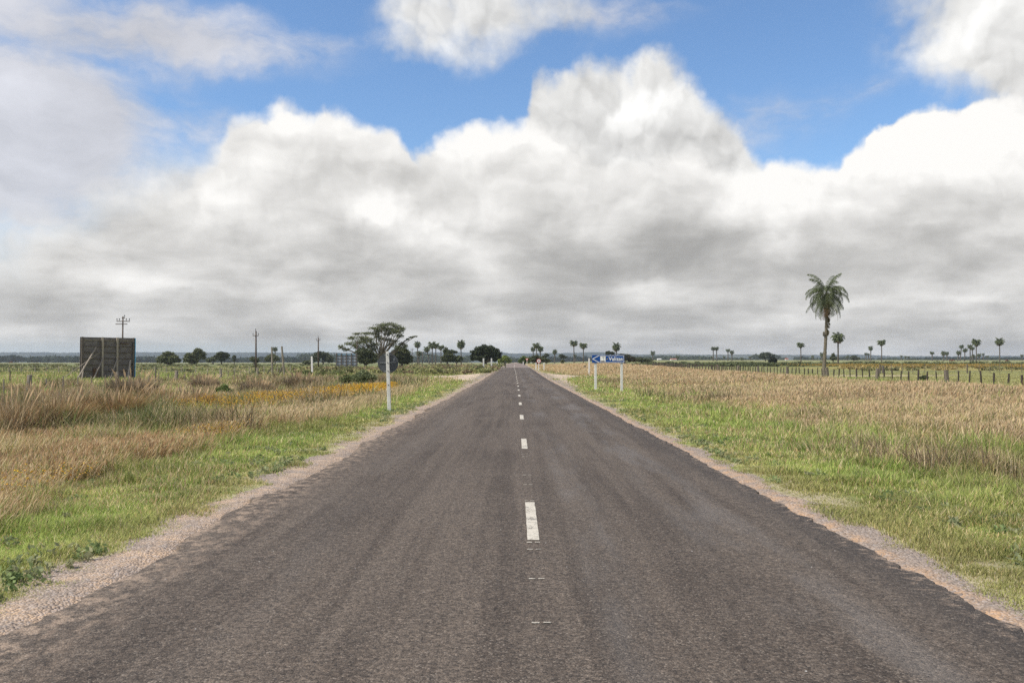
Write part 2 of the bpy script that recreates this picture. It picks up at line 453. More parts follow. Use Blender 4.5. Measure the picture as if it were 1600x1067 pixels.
def mat_asphalt():
    m, N, p, out = mat_new('weathered_chip_seal')
    geo = N.new('ShaderNodeNewGeometry').outputs['Position']
    X, Y, Z = N.xyz(geo)
    vc = N.vor(geo, 90.0, 'F1', 1)          # a colour for every stone chip
    r, g, b = N.xyz(vc)
    vd = N.vor(geo, 90.0, 'F1', 0)
    big = N.noise(geo, .35, 4, .55)
    lanes = N.add(N.mul(N.noise(N.com(N.mul(X, 1.0), N.mul(Y, .045), 0), 1.5, 4, .55), .55), N.mul(N.noise(N.com(X, N.mul(Y, .03), 5.0), 5.5, 4, .6), .45))
    grit = N.noise(geo, 45.0, 3, .6)
    grain = N.noise(geo, 26.0, 7, .86)
    grain2 = N.noise(geo, 13.0, 5, .7)
    fleck = N.mul(N.rng(r, .78, .97), N.rng(N.noise(geo, 9.0, 3, .6), .35, .65, .35, 1.0))
    dark = N.rng(g, .70, .95)
    base = N.mix(N.rng(lanes, .40, .60), (.062, .051, .043), (.108, .091, .077))
    base = N.mix(N.rng(big, .35, .70, 0, .55), base, (.108, .092, .079))
    base = N.v('MULTIPLY', base, N.mix(N.rng(grain, .34, .66, smooth=False), (.28, .27, .26), (1.90, 1.80, 1.68)))
    base = N.v('MULTIPLY', base, N.mix(N.rng(grain2, .3, .7, smooth=False), (.74, .74, .745), (1.26, 1.23, 1.19)))
    # bitumen rising in the wheel tracks: smoother and greyer
    def track(c, w):
        return N.rng(N.m('ABSOLUTE', N.sub(X, c)), w, w * .25)
    tr = N.m('MULTIPLY', N.m('MAXIMUM', N.m('MAXIMUM', N.mul(track(2.05, .55), 1.5), track(.75, .35)), N.mul(track(-2.0, .5), .35)),
             N.rng(N.noise(N.com(X, N.mul(Y, .16), 3.0), 1.4, 5, .6), .42, .66))
    base = N.mix(N.mul(tr, .38), base, (.165, .145, .125))
    right = N.mul(N.rng(X, 2.5, 3.1), .55)
    base = N.mix(right, base, (.048, .042, .038))
    sp = N.mix(N.mul(fleck, .42), base, (.38, .32, .26))
    sp = N.mix(N.mul(dark, .55), sp, (.022, .020, .019))
    wh = N.vor(geo, 7.0, 'F1', 0)
    whc = N.xyz(N.vor(geo, 7.0, 'F1', 1))[0]
    sp = N.mix(N.mul(N.rng(wh, .055, .035), N.rng(whc, .88, .90)), sp, (.62, .60, .56))
    # sand blown over the left edge
    sand = N.mul(N.rng(X, -2.35, -3.1), N.rng(N.noise(N.com(N.mul(X, 1.3), N.mul(Y, .9), 0), 5.0, 8, .72), .46, .60))
    sand2 = N.mul(N.rng(X, 2.90, 3.2), N.rng(N.noise(N.com(N.mul(X, 1.3), N.mul(Y, 1.6), 0), 5.0, 8, .75), .50, .60))
    sp = N.mix(N.mul(N.m('MAXIMUM', sand, sand2), .85), sp, N.mix(r, (.22, .16, .12), (.42, .32, .235)))
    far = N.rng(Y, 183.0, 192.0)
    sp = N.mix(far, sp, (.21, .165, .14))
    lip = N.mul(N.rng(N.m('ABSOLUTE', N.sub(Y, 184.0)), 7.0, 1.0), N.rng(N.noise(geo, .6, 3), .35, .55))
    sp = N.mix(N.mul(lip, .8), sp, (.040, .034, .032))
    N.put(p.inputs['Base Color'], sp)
    N.put(p.inputs['Roughness'], N.rng(tr, 0, 1, .92, .72))
    p.inputs['Specular IOR Level'].default_value = .28
    bn = N.new('ShaderNodeBump'); bn.inputs['Distance'].default_value = .006; bn.inputs['Strength'].default_value = .9
    N.put(bn.inputs['Height'], N.sub(N.mul(grit, .6), vd)); N.put(p.inputs['Normal'], bn.outputs[0])
    return m

def mat_ground(gravel=False):
    m, N, p, out = mat_new('gravel_and_sand' if gravel else 'turf_and_thatch')
    geo = N.new('ShaderNodeNewGeometry').outputs['Position']
    at = N.new('ShaderNodeAttribute', attribute_name='col').outputs['Color']
    X, Y, Z = N.xyz(geo)
    n1 = N.noise(geo, 3.0, 8, .65)
    n2 = N.noise(geo, .6, 5, .6)
    if gravel:
        vc = N.xyz(N.vor(geo, 48.0, 'F1', 1))
        vd = N.vor(geo, 48.0, 'F1', 0)
        c = N.mix(N.rng(n1, .35, .65), at, (.32, .255, .205))
        c = N.mix(N.mul(N.rng(vc[0], .55, .9), .6), c, (.46, .40, .36))
        c = N.mix(N.mul(N.rng(vc[1], .66, .93), .65), c, (.12, .10, .09))
        c = N.mix(N.mul(N.rng(n2, .5, .7), .3), c, at)
        N.put(p.inputs['Base Color'], c)
        bn = N.new('ShaderNodeBump'); bn.inputs['Distance'].default_value = .02; bn.inputs['Strength'].default_value = 1.0
        N.put(bn.inputs['Height'], N.sub(N.mul(n1, .8), N.mul(vd, .7)))
    else:
        c = N.mix(N.rng(n1, .3, .7), at, N.v('SCALE', at, 1.55))
        c = N.mix(N.mul(N.rng(n2, .5, .75), .35), c, (.12, .13, .045))
        N.put(p.inputs['Base Color'], c)
        bn = N.new('ShaderNodeBump'); bn.inputs['Distance'].default_value = .06; bn.inputs['Strength'].default_value = 1.0
        N.put(bn.inputs['Height'], n1)
    N.put(p.inputs['Normal'], bn.outputs[0])
    p.inputs['Roughness'].default_value = .95
    p.inputs['Specular IOR Level'].default_value = .1
    return m

def mat_paint():
    m, N, p, out = mat_new('worn_road_paint')
    geo = N.new('ShaderNodeNewGeometry').outputs['Position']
    n = N.noise(geo, 38.0, 4, .65); n2 = N.noise(geo, 5.0, 3, .5)
    c = N.mix(N.rng(N.add(n, N.mul(n2, .4)), .52, .68), (.42, .38, .30), (.56, .51, .42))
    hole = N.rng(N.add(N.mul(N.noise(geo, 60.0, 5, .75), .7), N.mul(N.noise(geo, 8.0, 4, .6), .45)), .60, .66)
    c = N.mix(N.mul(hole, .85), c, (.11, .095, .08))
    N.put(p.inputs['Base Color'], c); p.inputs['Roughness'].default_value = .8
    return m

# ------------------------------------------------------------------ zones of the ground
from_poly = lambda pts: np.array(pts, float)
def in_poly(x, y, poly):
    x = np.asarray(x); y = np.asarray(y); c = np.zeros(x.shape, bool)
    j = len(poly) - 1
    for i in range(len(poly)):
        xi, yi = poly[i]; xj, yj = poly[j]
        hit = ((yi > y) != (yj > y)) & (x < (xj - xi) * (y - yi) / (yj - yi + 1e-12) + xi)
        c ^= hit; j = i
    return c
TRACK_L = from_poly([(-400, 113), (-60, 112), (-22, 111), (-13, 110), (-9, 107), (-6.9, 98), (-5.2, 86), (-4.4, 74), (-3.9, 62), (-3.0, 55), (-3.0, 135),
                     (-4.2, 128), (-7, 123), (-14, 120), (-60, 120), (-400, 121)])
TRACK_R = from_poly([(3.0, 52), (3.9, 56), (4.7, 66), (4.9, 80), (5.4, 95), (7, 107), (11, 114), (60, 116), (60, 121), (9, 121), (5.5, 124), (4.2, 130), (3.0, 138)])

def bare_mask(x, y):
    ax = np.abs(x)
    wob = (fbm(x, y, 1.1, 21, 4) - .5)
    wob2 = (fbm(x * .3, y, .16, 23, 2) - .5)
    edge = np.where(x < 0, 3.70, 3.64) + wob * np.where(x < 0, .85, .45) + wob2 * np.where(x < 0, .5, .25)
    xx = x + wob * .8; yy = y + wob * 2.0
    return (ax < edge) | in_poly(xx, yy, TRACK_L) | in_poly(xx, yy, TRACK_R)

GREEN = np.array([.145, .210, .045]); LGREEN = np.array([.31, .34, .105]); OLIVE = np.array([.165, .150, .055])
STRAW = np.array([.48, .345, .18]); PALE = np.array([.62, .50, .31]); RUST = np.array([.35, .20, .095]); MAUVE = np.array([.41, .30, .20])

def straw_w(x, y):
    """how much the growth is dry straw (0..1)"""
    n = fbm(x, y, .22, 41, 4); nn = fbm(x, y, .9, 47, 3)
    edgeR = np.interp(y, [0, 15, 25, 40, 60, 90, 116, 126, 300], [14.5, 11.8, 10.2, 9.0, 8.4, 10.0, 12.0, 6.4, 6]) + (n - .5) * 5
    r = sstep(-2.5, 4.5, x - edgeR + (nn - .5) * 3) * (.35 + .65 * sstep(.32, .52, fbm(x, y, .16, 49, 4))) * (.7 + .3 * sstep(.35, .5, fbm(x, y, .7, 50, 2))) * (1 - sstep(0, 1.4, x - (fence_x(y) - 2.6)))
    band = sstep(5.4, 6.8, -x + (n - .5) * 3.0) * (1 - sstep(9.5, 12.5, -x + (n - .5) * 4)) * sstep(.34, .54, n * .6 + nn * .4 + .04) * (1 - .75 * sstep(22, 34, y))
    l = np.maximum(band, sstep(8, 11, -x) * sstep(.46, .66, nn * .4 + n * .6) * .75)
    l = l * (1 - sstep(90, 112, y)) * (1 - .75 * sstep(48, 75, y))
    return np.where(x > 0, r, l)

def fence_x(y):
    return np.interp(y, [0, 54, 75, 110, 170, 300, 500], [28.5, 30.6, 31.8, 33.4, 36.4, 40, 46])

def ochre_w(x, y):
    """where the orange flowering scrub grows"""
    w = np.zeros(np.shape(x))
    for (cx, cy, rx, ry) in ((-10.2, 39, 1.7, 8.5), (-8.9, 46, 1.5, 9.5), (-7.6, 50, .9, 8.0), (-11.2, 33, 1.5, 4.0), (-6.3, 11.7, 1.1, .8), (-7.0, 21, .7, 1.6),
                             (105, 190, 45, 30), (80, 205, 18, 18), (125, 170, 26, 22)):
        d = ((x - cx) / rx) ** 2 + ((y - cy) / ry) ** 2
        w = np.maximum(w, 1 - sstep(.3, 1.2, d + (fbm(x, y, .7, 71, 3) - .5) * 1.8))
    return w

def ground_colour(x, y):
    n = fbm(x, y, .35, 51, 4)[:, None]; n2 = fbm(x, y, .05, 53, 4)[:, None]
    s = straw_w(x, y)[:, None]
    g = (GREEN * (1 - n) + LGREEN * n) * .72
    c = g * (1 - s) + (STRAW * .55 * (1 - n) + RUST * .8 * n) * s
    past = (x > fence_x(y))[:, None] * 1.0
    pc = np.array([.225, .215, .085]) * (.8 + .4 * n2)
    c = c * (1 - past) + pc * past
    far = sstep(110, 170, y)[:, None]
    fc = np.array([.155, .165, .075]) * (1 - sstep(.4, .62, n2)) + np.array([.10, .115, .05]) * sstep(.4, .62, n2)
    fc = fc * (.75 + .5 * n)
    vf = sstep(350, 900, y)[:, None]
    fc = fc * (1 - vf) + np.array([.19, .185, .095]) * (.85 + .3 * n2) * vf
    rr = (x > 4)[:, None] * (1 - sstep(0, 10, x - fence_x(y)))[:, None] * (1 - sstep(300, 400, y))[:, None]
    rp = (x > 0)[:, None] * (1 - rr) * 1.0
    fc = fc * (1 - rp * .5) + np.array([.20, .20, .085]) * rp * .5
    fc = fc * (1 - rr) + STRAW * .8 * rr
    c = c * (1 - far) + fc * far
    dirt = (sstep(4.55, 3.95, np.abs(x)) * sstep(.30, .6, fbm(x, y, 1.3, 57, 3) + .12))[:, None]
    c = c * (1 - dirt * .8) + np.array([.33, .27, .19]) * dirt * .8
    o = ochre_w(x, y)[:, None]
    return c * (1 - o * .7) + np.array([.33, .26, .09]) * o * .7

# ------------------------------------------------------------------ the ground, its gravel and the road
M_GROUND = mat_ground(); M_GRAVEL = mat_ground(True); M_ASPH = mat_asphalt(); M_PAINT = mat_paint()

def build_ground():
    ang = np.concatenate([np.linspace(-180, -48, 45)[:-1], np.linspace(-48, 48, 560), np.linspace(48, 180, 45)[1:]])
    ang = np.radians(ang[:-1])
    rad = np.concatenate([[0.4], 1.5 * np.exp(np.concatenate([np.linspace(0, math.log(60 / 1.5), 620)[:-1], np.linspace(math.log(60 / 1.5), math.log(9000 / 1.5), 300)]))])
    A, Rr = np.meshgrid(ang, rad)
    x = (np.sin(A) * Rr).ravel(); y = (np.cos(A) * Rr).ravel()
    z = terrain(x, y)
    na = len(ang); nr = len(rad)
    i = np.arange(nr - 1)[:, None] * na; j = np.arange(na)[None, :]
    q = np.stack([i + j, i + (j + 1) % na, i + na + (j + 1) % na, i + na + j], -1).reshape(-1, 4)
    q = q[:, ::-1]
    V = np.stack([x, y, z], 1)
    mx = x[q].mean(1); my = y[q].mean(1)
    bare = bare_mask(mx, my) & (my > -60)
    col = ground_colour(x, y)
    gc = np.empty((len(x), 3))
    k = (fbm(x, y, .8, 61, 4))[:, None]
    orange = np.array([.52, .335, .20]); grey = np.array([.32, .255, .205]); pink = np.array([.54, .385, .26])
    ax = np.abs(x)
    t = np.where(x > 0, sstep(3.38, 3.60, ax + (k[:, 0] - .5) * .35), sstep(3.50, 3.85, ax + (k[:, 0] - .5) * .6))[:, None]
    inner = np.where((x > 0)[:, None], orange, pink)
    gc = inner * (1 - t) + grey * t
    tr = sstep(4.0, 4.8, ax)[:, None] * sstep(50, 60, y)[:, None]
    gc = gc * (1 - tr) + np.array([.80, .62, .42]) * (.8 + .35 * k) * tr
    wl = (sstep(12, 30, -x) * sstep(100, 108, y))[:, None]
    gc = gc * (1 - wl) + np.array([.44, .42, .385]) * wl
    for name, sel, cc, mt in (('ground', ~bare, col, M_GROUND), ('gravel_verge', bare, gc, M_GRAVEL)):
        qq = q[sel]
        used = np.unique(qq); remap = np.full(len(x), -1); remap[used] = np.arange(len(used))
        me = mesh_np(name, V[used], quads=remap[qq], col=cc[used], smooth=True)
        ob(name, me, mt, kind='structure')
build_ground()

def road_z(y): return np.interp(y, *ZC) + .012
def build_road():
    ys = np.concatenate([np.linspace(-20, 3, 60)[:-1], 3 * np.exp(np.linspace(0, math.log(900 / 3), 1800))])
    nx = 24
    wl = -3.14 - (fbm(ys * 0, ys, .9, 81, 5) - .5) * .42 + (fbm(ys * 0, ys, 6.0, 83, 3) - .5) * .16
    wr = 3.21 + (fbm(ys * 0, ys, .5, 85, 4) - .5) * .14 + (fbm(ys * 0, ys, 5.0, 87, 4) - .5) * .15
    V = []
    for i, yv in enumerate(ys):
        zz = float(road_z(yv))
        xs = np.linspace(wl[i] + .03, wr[i] - .03, nx)
        V.append((wl[i], yv, zz - .09)); V.append((wl[i] + .012, yv, zz - .008))
        for xv in xs: V.append((xv, yv, zz + .03 * (1 - (xv / 3.2) ** 2)))
        V.append((wr[i] - .012, yv, zz - .008)); V.append((wr[i], yv, zz - .09))
    w = nx + 4
    i = np.arange(len(ys) - 1)[:, None] * w; j = np.arange(w - 1)[None, :]
    q = np.stack([i + j, i + j + 1, i + w + j + 1, i + w + j], -1).reshape(-1, 4)
    return ob('road', mesh_np('road', V, quads=q, smooth=True), M_ASPH, kind='structure')
ROAD = build_road()

def line_x(y): return float(np.interp(y, [0, 8, 30, 60, 130, 186, 450], [.17, .17, .20, .21, .08, -.22, 0]))
def build_marks():
    V = []; Q = []
    def quad_strip(y0, y1, x0, x1, seg=10, rag=.0018):
        for s in range(seg):
            a = y0 + (y1 - y0) * s / seg; b = y0 + (y1 - y0) * (s + 1) / seg
            k = len(V)
            for (yy, xa) in ((a, x0), (a, x1), (b, x1), (b, x0)):
                h = math.sin(yy * 37.1 + xa * 11) * rag
                V.append((line_x(yy) + xa + h, yy, float(road_z(yy)) + .03 + .005))
            Q.append((k, k + 1, k + 2, k + 3))
    hit = lambda py: (CAM_H - .047) / -ray(830, py)[2]
    P0 = hit(843); P1 = hit(785)
    ln = P1 - P0
    y = P0; pitch = hit(701) - P0 + .02
    k = 0
    while y < 185:
        quad_strip(y, y + ln * 1.02, -.056, .056)
        y += pitch; k += 1
    while y < 330:
        quad_strip(y, y + pitch * .6, -.06, .06); y += pitch
    # thin remnants of an older marking between the dashes
    for py in (973, 904, 858, 847, 782, 757, 742, 713, 709):
        yy = hit(py)
        quad_strip(yy, yy + .028, -.062, -.014, 1, .004); quad_strip(yy + .006, yy + .030, .010, .058, 1, .004)
    ob('centre_line', mesh_np('centre_line', V, quads=Q), M_PAINT, ROAD)
build_marks()

# ------------------------------------------------------------------ far hills
def build_hills():
    top = [(-300, 551), (0, 550.6), (300, 550.2), (520, 551), (600, 552), (640, 550), (700, 550.6), (780, 550.2), (800, 552), (860, 552), (880, 551.5), (905, 550.5), (935, 549.8),
           (960, 551), (985, 553.2), (1100, 553.8), (1280, 554.8), (1340, 554), (1400, 556.5), (1500, 556), (1560, 555.6), (1600, 557), (2000, 556)]
    xs = np.arange(-500, 2200, 1.6)
    ty = np.interp(xs, [a for a, b in top], [b for a, b in top]) + (fbm(xs, xs * 0, .02, 5, 3) - .5) * 1.4 + (vnoise(xs * .45, xs * 0, 9) - .5) * .9
    rows = [(4300, -.02), (4500, .35), (4700, .7), (4900, .93), (5000, 1.0), (5300, .8)]
    V = []
    for Y, f in rows:
        for i, p in enumerate(xs):
            r = ray(p, float(ty[i])); r0 = ray(p, 566)
            zt = CAM_H + r[2] * 5000
            xx = r0[0] * Y
            zb = -8.0
            V.append((xx, Y, zb + (zt - zb) * f + (0 if f in (-.02,) else float(vnoise(p * .5, Y, 3) - .5) * 6 * (1 if f < 1 else 0))))
    w = len(xs); i = np.arange(len(rows) - 1)[:, None] * w; j = np.arange(w - 1)[None, :]
    q = np.stack([i + j, i + j + 1, i + w + j + 1, i + w + j], -1).reshape(-1, 4)
    m, N, p, out = mat_new('wooded_hillside')
    geo = N.new('ShaderNodeNewGeometry').outputs['Position']
    n = N.noise(N.v('MULTIPLY', geo, (1, .4, 3)), .012, 8, .65); n2 = N.noise(N.v('MULTIPLY', geo, (.5, .2, 4)), .003, 3, .5)
    c = N.mix(N.rng(n, .35, .65), (.018, .032, .034), (.036, .054, .048))
    c = N.mix(N.mul(N.rng(n2, .52, .66), .5), c, (.09, .10, .07))
    N.put(p.inputs['Base Color'], c); p.inputs['Roughness'].default_value = 1; p.inputs['Specular IOR Level'].default_value = 0
    ob('hills', mesh_np('hills', V, quads=q, smooth=True), m, kind='structure')
build_hills()

# ------------------------------------------------------------------ foliage builders
def leaf_cloud(clusters, size, flat=.0, up=0.0, col=None, shell=.55, aspect=1.7):
    """clusters: (cx,cy,cz, rx,ry,rz, n). returns V, quads, col arrays of leaf-sized diamonds"""
    P = []; C = []
    for c in clusters:
        cx, cy, cz, rx, ry, rz, n = c[:7]
        d = rng.normal(size=(n, 3)); d /= np.linalg.norm(d, axis=1)[:, None]
        # lumpy radius
        lump = 1 + .22 * np.sin(d[:, 0] * 5 + cx * 3) * np.cos(d[:, 1] * 4 + cz * 2) + .15 * np.sin(d[:, 2] * 7 + cy)
        rr = (shell + (1 - shell) * rng.random(n)) ** .7 * lump * (1 + rng.normal(size=n) * .07)
        P.append(np.array([cx, cy, cz]) + d * rr[:, None] * np.array([rx, ry, rz]))
        base = np.array(c[7]) if len(c) > 7 else (np.array(col) if col is not None else np.array([.05, .08, .03]))
        k = rng.random(n)
        C.append(base[None, :] * (.65 + .7 * k)[:, None] + (rng.random((n, 3)) - .5) * .006)
    P = np.concatenate(P); C = np.clip(np.concatenate(C), .004, 1)
    n = len(P)
    a = rng.normal(size=(n, 3)); a[:, 2] = a[:, 2] * (1 - flat) + up * 1.5; a /= np.linalg.norm(a, axis=1)[:, None]
    b = rng.normal(size=(n, 3)); b[:, 2] *= (1 - flat); b -= (a * b).sum(1)[:, None] * a; b /= np.linalg.norm(b, axis=1)[:, None] + 1e-9
    s = size * (.6 + .8 * rng.random(n))[:, None]
    A = a * s * aspect * .5; B = b * s * .5
    V = np.stack([P - A, P + B - A * .1, P + A, P - B - A * .1], 1).reshape(-1, 3)
    q = np.arange(n * 4).reshape(-1, 4)
    return V, q, np.repeat(C, 4, 0)

def blades(bx, by, h, w, az, lean, curl, col, head=None, bz=None):
    """grass blades: bent, tapering strips. all arguments are arrays"""
    n = len(bx)
    bz = terrain(bx, by) if bz is None else bz
    dx = np.cos(az); dy = np.sin(az)
    fa = az + math.pi / 2 + rng.normal(size=n) * .5
    wx = np.cos(fa); wy = np.sin(fa)
    def pt(t, ww):
        o = lean * t * h + curl * h * t ** 2.2
        zz = h * t * np.sqrt(np.clip(1 - (lean * .6 + curl * t) ** 2 * .5, .15, 1))
        x = bx + dx * o; y = by + dy * o; z = bz - .01 + zz
        hw = (w * ww * .5)
        return np.stack([x - wx * hw, y - wy * hw, z], 1), np.stack([x + wx * hw, y + wy * hw, z], 1)
    if head is None:
        a0, a1 = pt(0.0, 1.0); b0, b1 = pt(.5, .85); t0, _ = pt(1.0, .0)
        V = np.stack([a0, a1, b1, b0, t0], 1).reshape(-1, 3)
        k = np.arange(n)[:, None] * 5
        q = k + np.array([[0, 1, 2, 3]]); t = k + np.array([[3, 2, 4]])
        C = np.repeat(col, 5, 0)
    else:
        a0, a1 = pt(0.0, .7); b0, b1 = pt(.72, .55); c0, c1 = pt(.86, head); t0, _ = pt(1.0, 0)
        V = np.stack([a0, a1, b1, b0, c1, c0, t0], 1).reshape(-1, 3)
        k = np.arange(n)[:, None] * 7
        q = np.concatenate([k + np.array([[0, 1, 2, 3]]), k + np.array([[3, 2, 4, 5]])]); t = k + np.array([[5, 4, 6]])
        C = np.repeat(col, 7, 0)
    return V, q, t, C

def join(parts):
    """parts: list of (V, q, t, C)"""
    o = 0; Vs = []; Qs = []; Ts = []; Cs = []
    for V, q, t, C in parts:
        Vs.append(V); Cs.append(C)
        if q is not None and len(q): Qs.append(q + o)
        if t is not None and len(t): Ts.append(t + o)
        o += len(V)
    return np.concatenate(Vs), (np.concatenate(Qs) if Qs else None), (np.concatenate(Ts) if Ts else None), np.concatenate(Cs)

M_GRASS = mat_leaf('grass_blades', trans=.38)
M_FOL = mat_leaf('leaves', trans=.25, rough=.7)
HALF = 37.0     # half angle of ground that carries modelled blades

def scatter(n, d0, d1, p, half=HALF):
    """points with linear density falling as distance^-(p+1) per area"""
    u = rng.random(n)
    e = 1 - p
    d = (d0 ** e + u * (d1 ** e - d0 ** e)) ** (1 / e) if abs(e) > 1e-6 else d0 * (d1 / d0) ** u
    a = np.radians(rng.uniform(-half, half, n))
    return np.sin(a) * d, np.cos(a) * d, d

def grass_fields():
    # --- green turf
    cx, cy, d = scatter(200000, 4.2, 260, 1.3)
    keep = ~bare_mask(cx, cy)
    # sprigs straggling on to the gravel
    ax = np.abs(cx)
    sprig = (ax > 3.5) & (ax < 4.4) & (fbm(cx, cy, 1.6, 91, 3) > .53)
    keep |= sprig
    cx, cy, d = cx[keep], cy[keep], d[keep]
    s = straw_w(cx, cy)
    nb = 7
    n = len(cx)
    X = np.repeat(cx, nb); Y = np.repeat(cy, nb); D = np.repeat(d, nb); S = np.repeat(s, nb)
    spread = np.clip(.035 + D * .0032, .03, .9)
    X = X + rng.normal(size=len(X)) * spread; Y = Y + rng.normal(size=len(X)) * spread
    ok = ~((np.abs(X) < 3.42)); X, Y, D, S = X[ok], Y[ok], D[ok], S[ok]
    ax = np.abs(X)
    hn = fbm(X, Y, .8, 31, 3); hb = fbm(X, Y, .25, 35, 3)
    h = np.interp(ax, [3.5, 4.2, 5.0, 7.0, 10, 20], [.03, .07, .11, .20, .30, .34]) * (.45 + 1.1 * hn)
    h = h * (1 + .25 * S) * (.55 + .95 * sstep(.3, .72, fbm(X, Y, 1.7, 38, 3)))
    past = X > fence_x(Y)
    h = np.where(past, .07, h)
    h = np.where((Y > 112), np.clip(h * .8, .05, .34), h)
    h = h * (.55 + .8 * rng.random(len(X)))
    w = np.clip(.00085 * D, .0040, .26) * (.8 + .5 * rng.random(len(X)))
    n1 = fbm(X, Y, .5, 33, 4); k = rng.random(len(X))
    g = GREEN * 1.35 * (1 - n1)[:, None] + LGREEN * 1.45 * n1[:, None]
    ol = OLIVE * 1.5
    mixo = sstep(.5, .7, hb)[:, None] * .6
    g = g * (1 - mixo) + ol * mixo
    dry = (k < .16 + .24 * sstep(.45, .7, fbm(X, Y, .35, 37, 3)) + .5 * S)[:, None]
    sc_ = np.where((rng.random(len(X)) < .5)[:, None], PALE, STRAW) * 1.05
    c = np.where(dry, sc_, g)
    pc = np.array([.36, .34, .14])
    c = np.where(past[:, None], pc * (.7 + .5 * n1[:, None]), c)
    dull = np.where((Y > 105) & ~past, 1, 0)[:, None] * (1 - dry)
    c = c * (1 - dull * .6) + np.array([.21, .21, .09]) * dull * .6
    edge_y = (sstep(4.6, 3.9, ax) * .5)[:, None]
    c = c * (1 - edge_y) + np.array([.36, .33, .14]) * edge_y
    pt = fbm(X, Y, 1.4, 39, 3)[:, None]
    c = c * (.74 + .62 * pt) * (.72 + .62 * rng.random(len(X)))[:, None]
    az = rng.uniform(0, 2 * math.pi, len(X))
    P1 = blades(X, Y, h, w, az, rng.uniform(.05, .55, len(X)), rng.uniform(.0, .6, len(X)), c)
    me = mesh_np('grass', *join([P1])[:3], col=P1[3])
    ob('grass', me, M_GRASS, label='short green roadside grass growing on both verges and the fields', cat='grass', kind='stuff')
    # --- dry straw with seed heads
    cx, cy, d = scatter(420000, 8, 330, 1.0)
    s = straw_w(cx, cy)
    keep = (rng.random(len(cx)) < s * 1.05) & ~bare_mask(cx, cy)
    cx, cy, d = cx[keep], cy[keep], d[keep]
    nb = 5
    X = np.repeat(cx, nb); Y = np.repeat(cy, nb); D = np.repeat(d, nb)
    spread = np.clip(.05 + D * .003, .05, .7)
    X = X + rng.normal(size=len(X)) * spread; Y = Y + rng.normal(size=len(X)) * spread
    hn = fbm(X, Y, .5, 131, 3)
    hl = fbm(X, Y, .13, 135, 3)
    h = np.where(X > 0, .52, .46) * (.45 + .6 * hn + .5 * hl) * (.6 + .6 * rng.random(len(X)))
    h = h * (1 - .45 * sstep(-6, -2, X - fence_x(Y)))
    h = h * np.where(X < 0, .62 + .38 * sstep(12, 20, Y), 1 + .25 * sstep(3, 9, X - 10) * (1 - sstep(-8, -3, X - fence_x(Y))))
    h = h * np.where(X > 0, sstep(-1.5, 4, X - 9) * .45 + .6, 1)
    w = np.clip(.00058 * D, .003, .15) * (.8 + .5 * rng.random(len(X)))
    n1 = fbm(X, Y, .6, 133, 4)[:, None]; k = rng.random(len(X))[:, None]
    k = np.clip(k + (fbm(X, Y, .20, 137, 4)[:, None] - .5) * 1.3, 0, 1)
    c = np.where(k < .33, PALE * 1.15, np.where(k < .62, STRAW * 1.15, np.where(k < .88, MAUVE * 1.1, RUST * 1.2)))
    rl = (X < 0)[:, None]
    c = np.where(rl & (rng.random(len(X)) < .30)[:, None], np.array([.26, .29, .10]), c)
    far_ = sstep(14, 34, D)[:, None] * .55
    c = c * (1 - far_) + np.array([.485, .365, .22]) * (.82 + .42 * fbm(X, Y, .28, 139, 4)[:, None]) * far_
    org = rl & (rng.random(len(X)) < .5)[:, None] & (Y < 26)[:, None]
    c = np.where(org, np.where(k < .5, np.array([.54, .39, .21]), np.array([.40, .26, .14])), c)
    c = np.where((~rl) & (rng.random(len(X)) < .16)[:, None], np.array([.32, .30, .13]), c)
    c = c * (.8 + .35 * n1) * (.82 + .34 * rng.random(len(X)))[:, None]
    az = rng.normal(size=len(X)) * 1.1 + .15        # most lean to the right with the wind
    P2 = blades(X, Y, h, w, az, rng.uniform(.03, .40, len(X)), rng.uniform(.05, .45, len(X)), c, head=1.35)
    me = mesh_np('dry_grass', *join([P2])[:3], col=P2[3])
    ob('dry_grass', me, M_GRASS, label='tall dry straw coloured grass with feathery seed heads', cat='dry grass', kind='stuff')
    # --- low rosettes of broad leaves
    n = 2300
    sx = np.where(rng.random(n) < .5, -1, 1); Yr = 6.5 + 50 * rng.random(n) ** 1.2; Xr = sx * (3.75 + 5.5 * rng.random(n) ** 1.8)
    okr = fbm(Xr, Yr, .8, 151, 3) > .50
    cl = []
    for x_, y_ in zip(Xr[okr], Yr[okr]):
        z_ = float(terrain(x_, y_)); s_ = rng.uniform(.04, .13)
        tone = [(.24, .30, .12), (.28, .31, .16), (.33, .33, .18), (.20, .26, .10)][rng.integers(4)]
        cl.append((x_, y_, z_ + .035, s_, s_, .045 + .25 * s_, 26, tone))
    V, q, Cc = leaf_cloud(cl, .026, up=.5, shell=.2, aspect=2.0, col=(.15, .2, .07))
    ob('broadleaf_weeds', mesh_np('broadleaf_weeds', V, q, None, Cc), M_GRASS, label='small broad leaved weeds creeping at the edges of the gravel', cat='weeds', kind='stuff')
    # --- rank weeds: the tangle behind the left verge and the brown patches on the right
    cx, cy, d = scatter(120000, 11, 110, .9)
    wn = fbm(cx, cy, .30, 141, 4); wn2 = fbm(cx, cy, .08, 143, 3)
    wl = np.where(cx < 0, sstep(7.5, 12, -cx + (wn - .5) * 5) * sstep(.36, .60, wn * .65 + wn2 * .35 + .03) * (1 - sstep(26.5, 29, -cx)), sstep(.56, .68, wn) * sstep(6.0, 9.5, cx) * (1 - sstep(15, 21, cx)) * .8)
    wl = wl * (1 - sstep(70, 100, cy)) * (1 - .8 * ochre_w(cx, cy))
    keep = (rng.random(len(cx)) < wl) & ~bare_mask(cx, cy)
    cx, cy, d, wn = cx[keep], cy[keep], d[keep], wn[keep]
    kind = fbm(cx, cy, .55, 145, 3) * .7 + rng.random(len(cx)) * .3
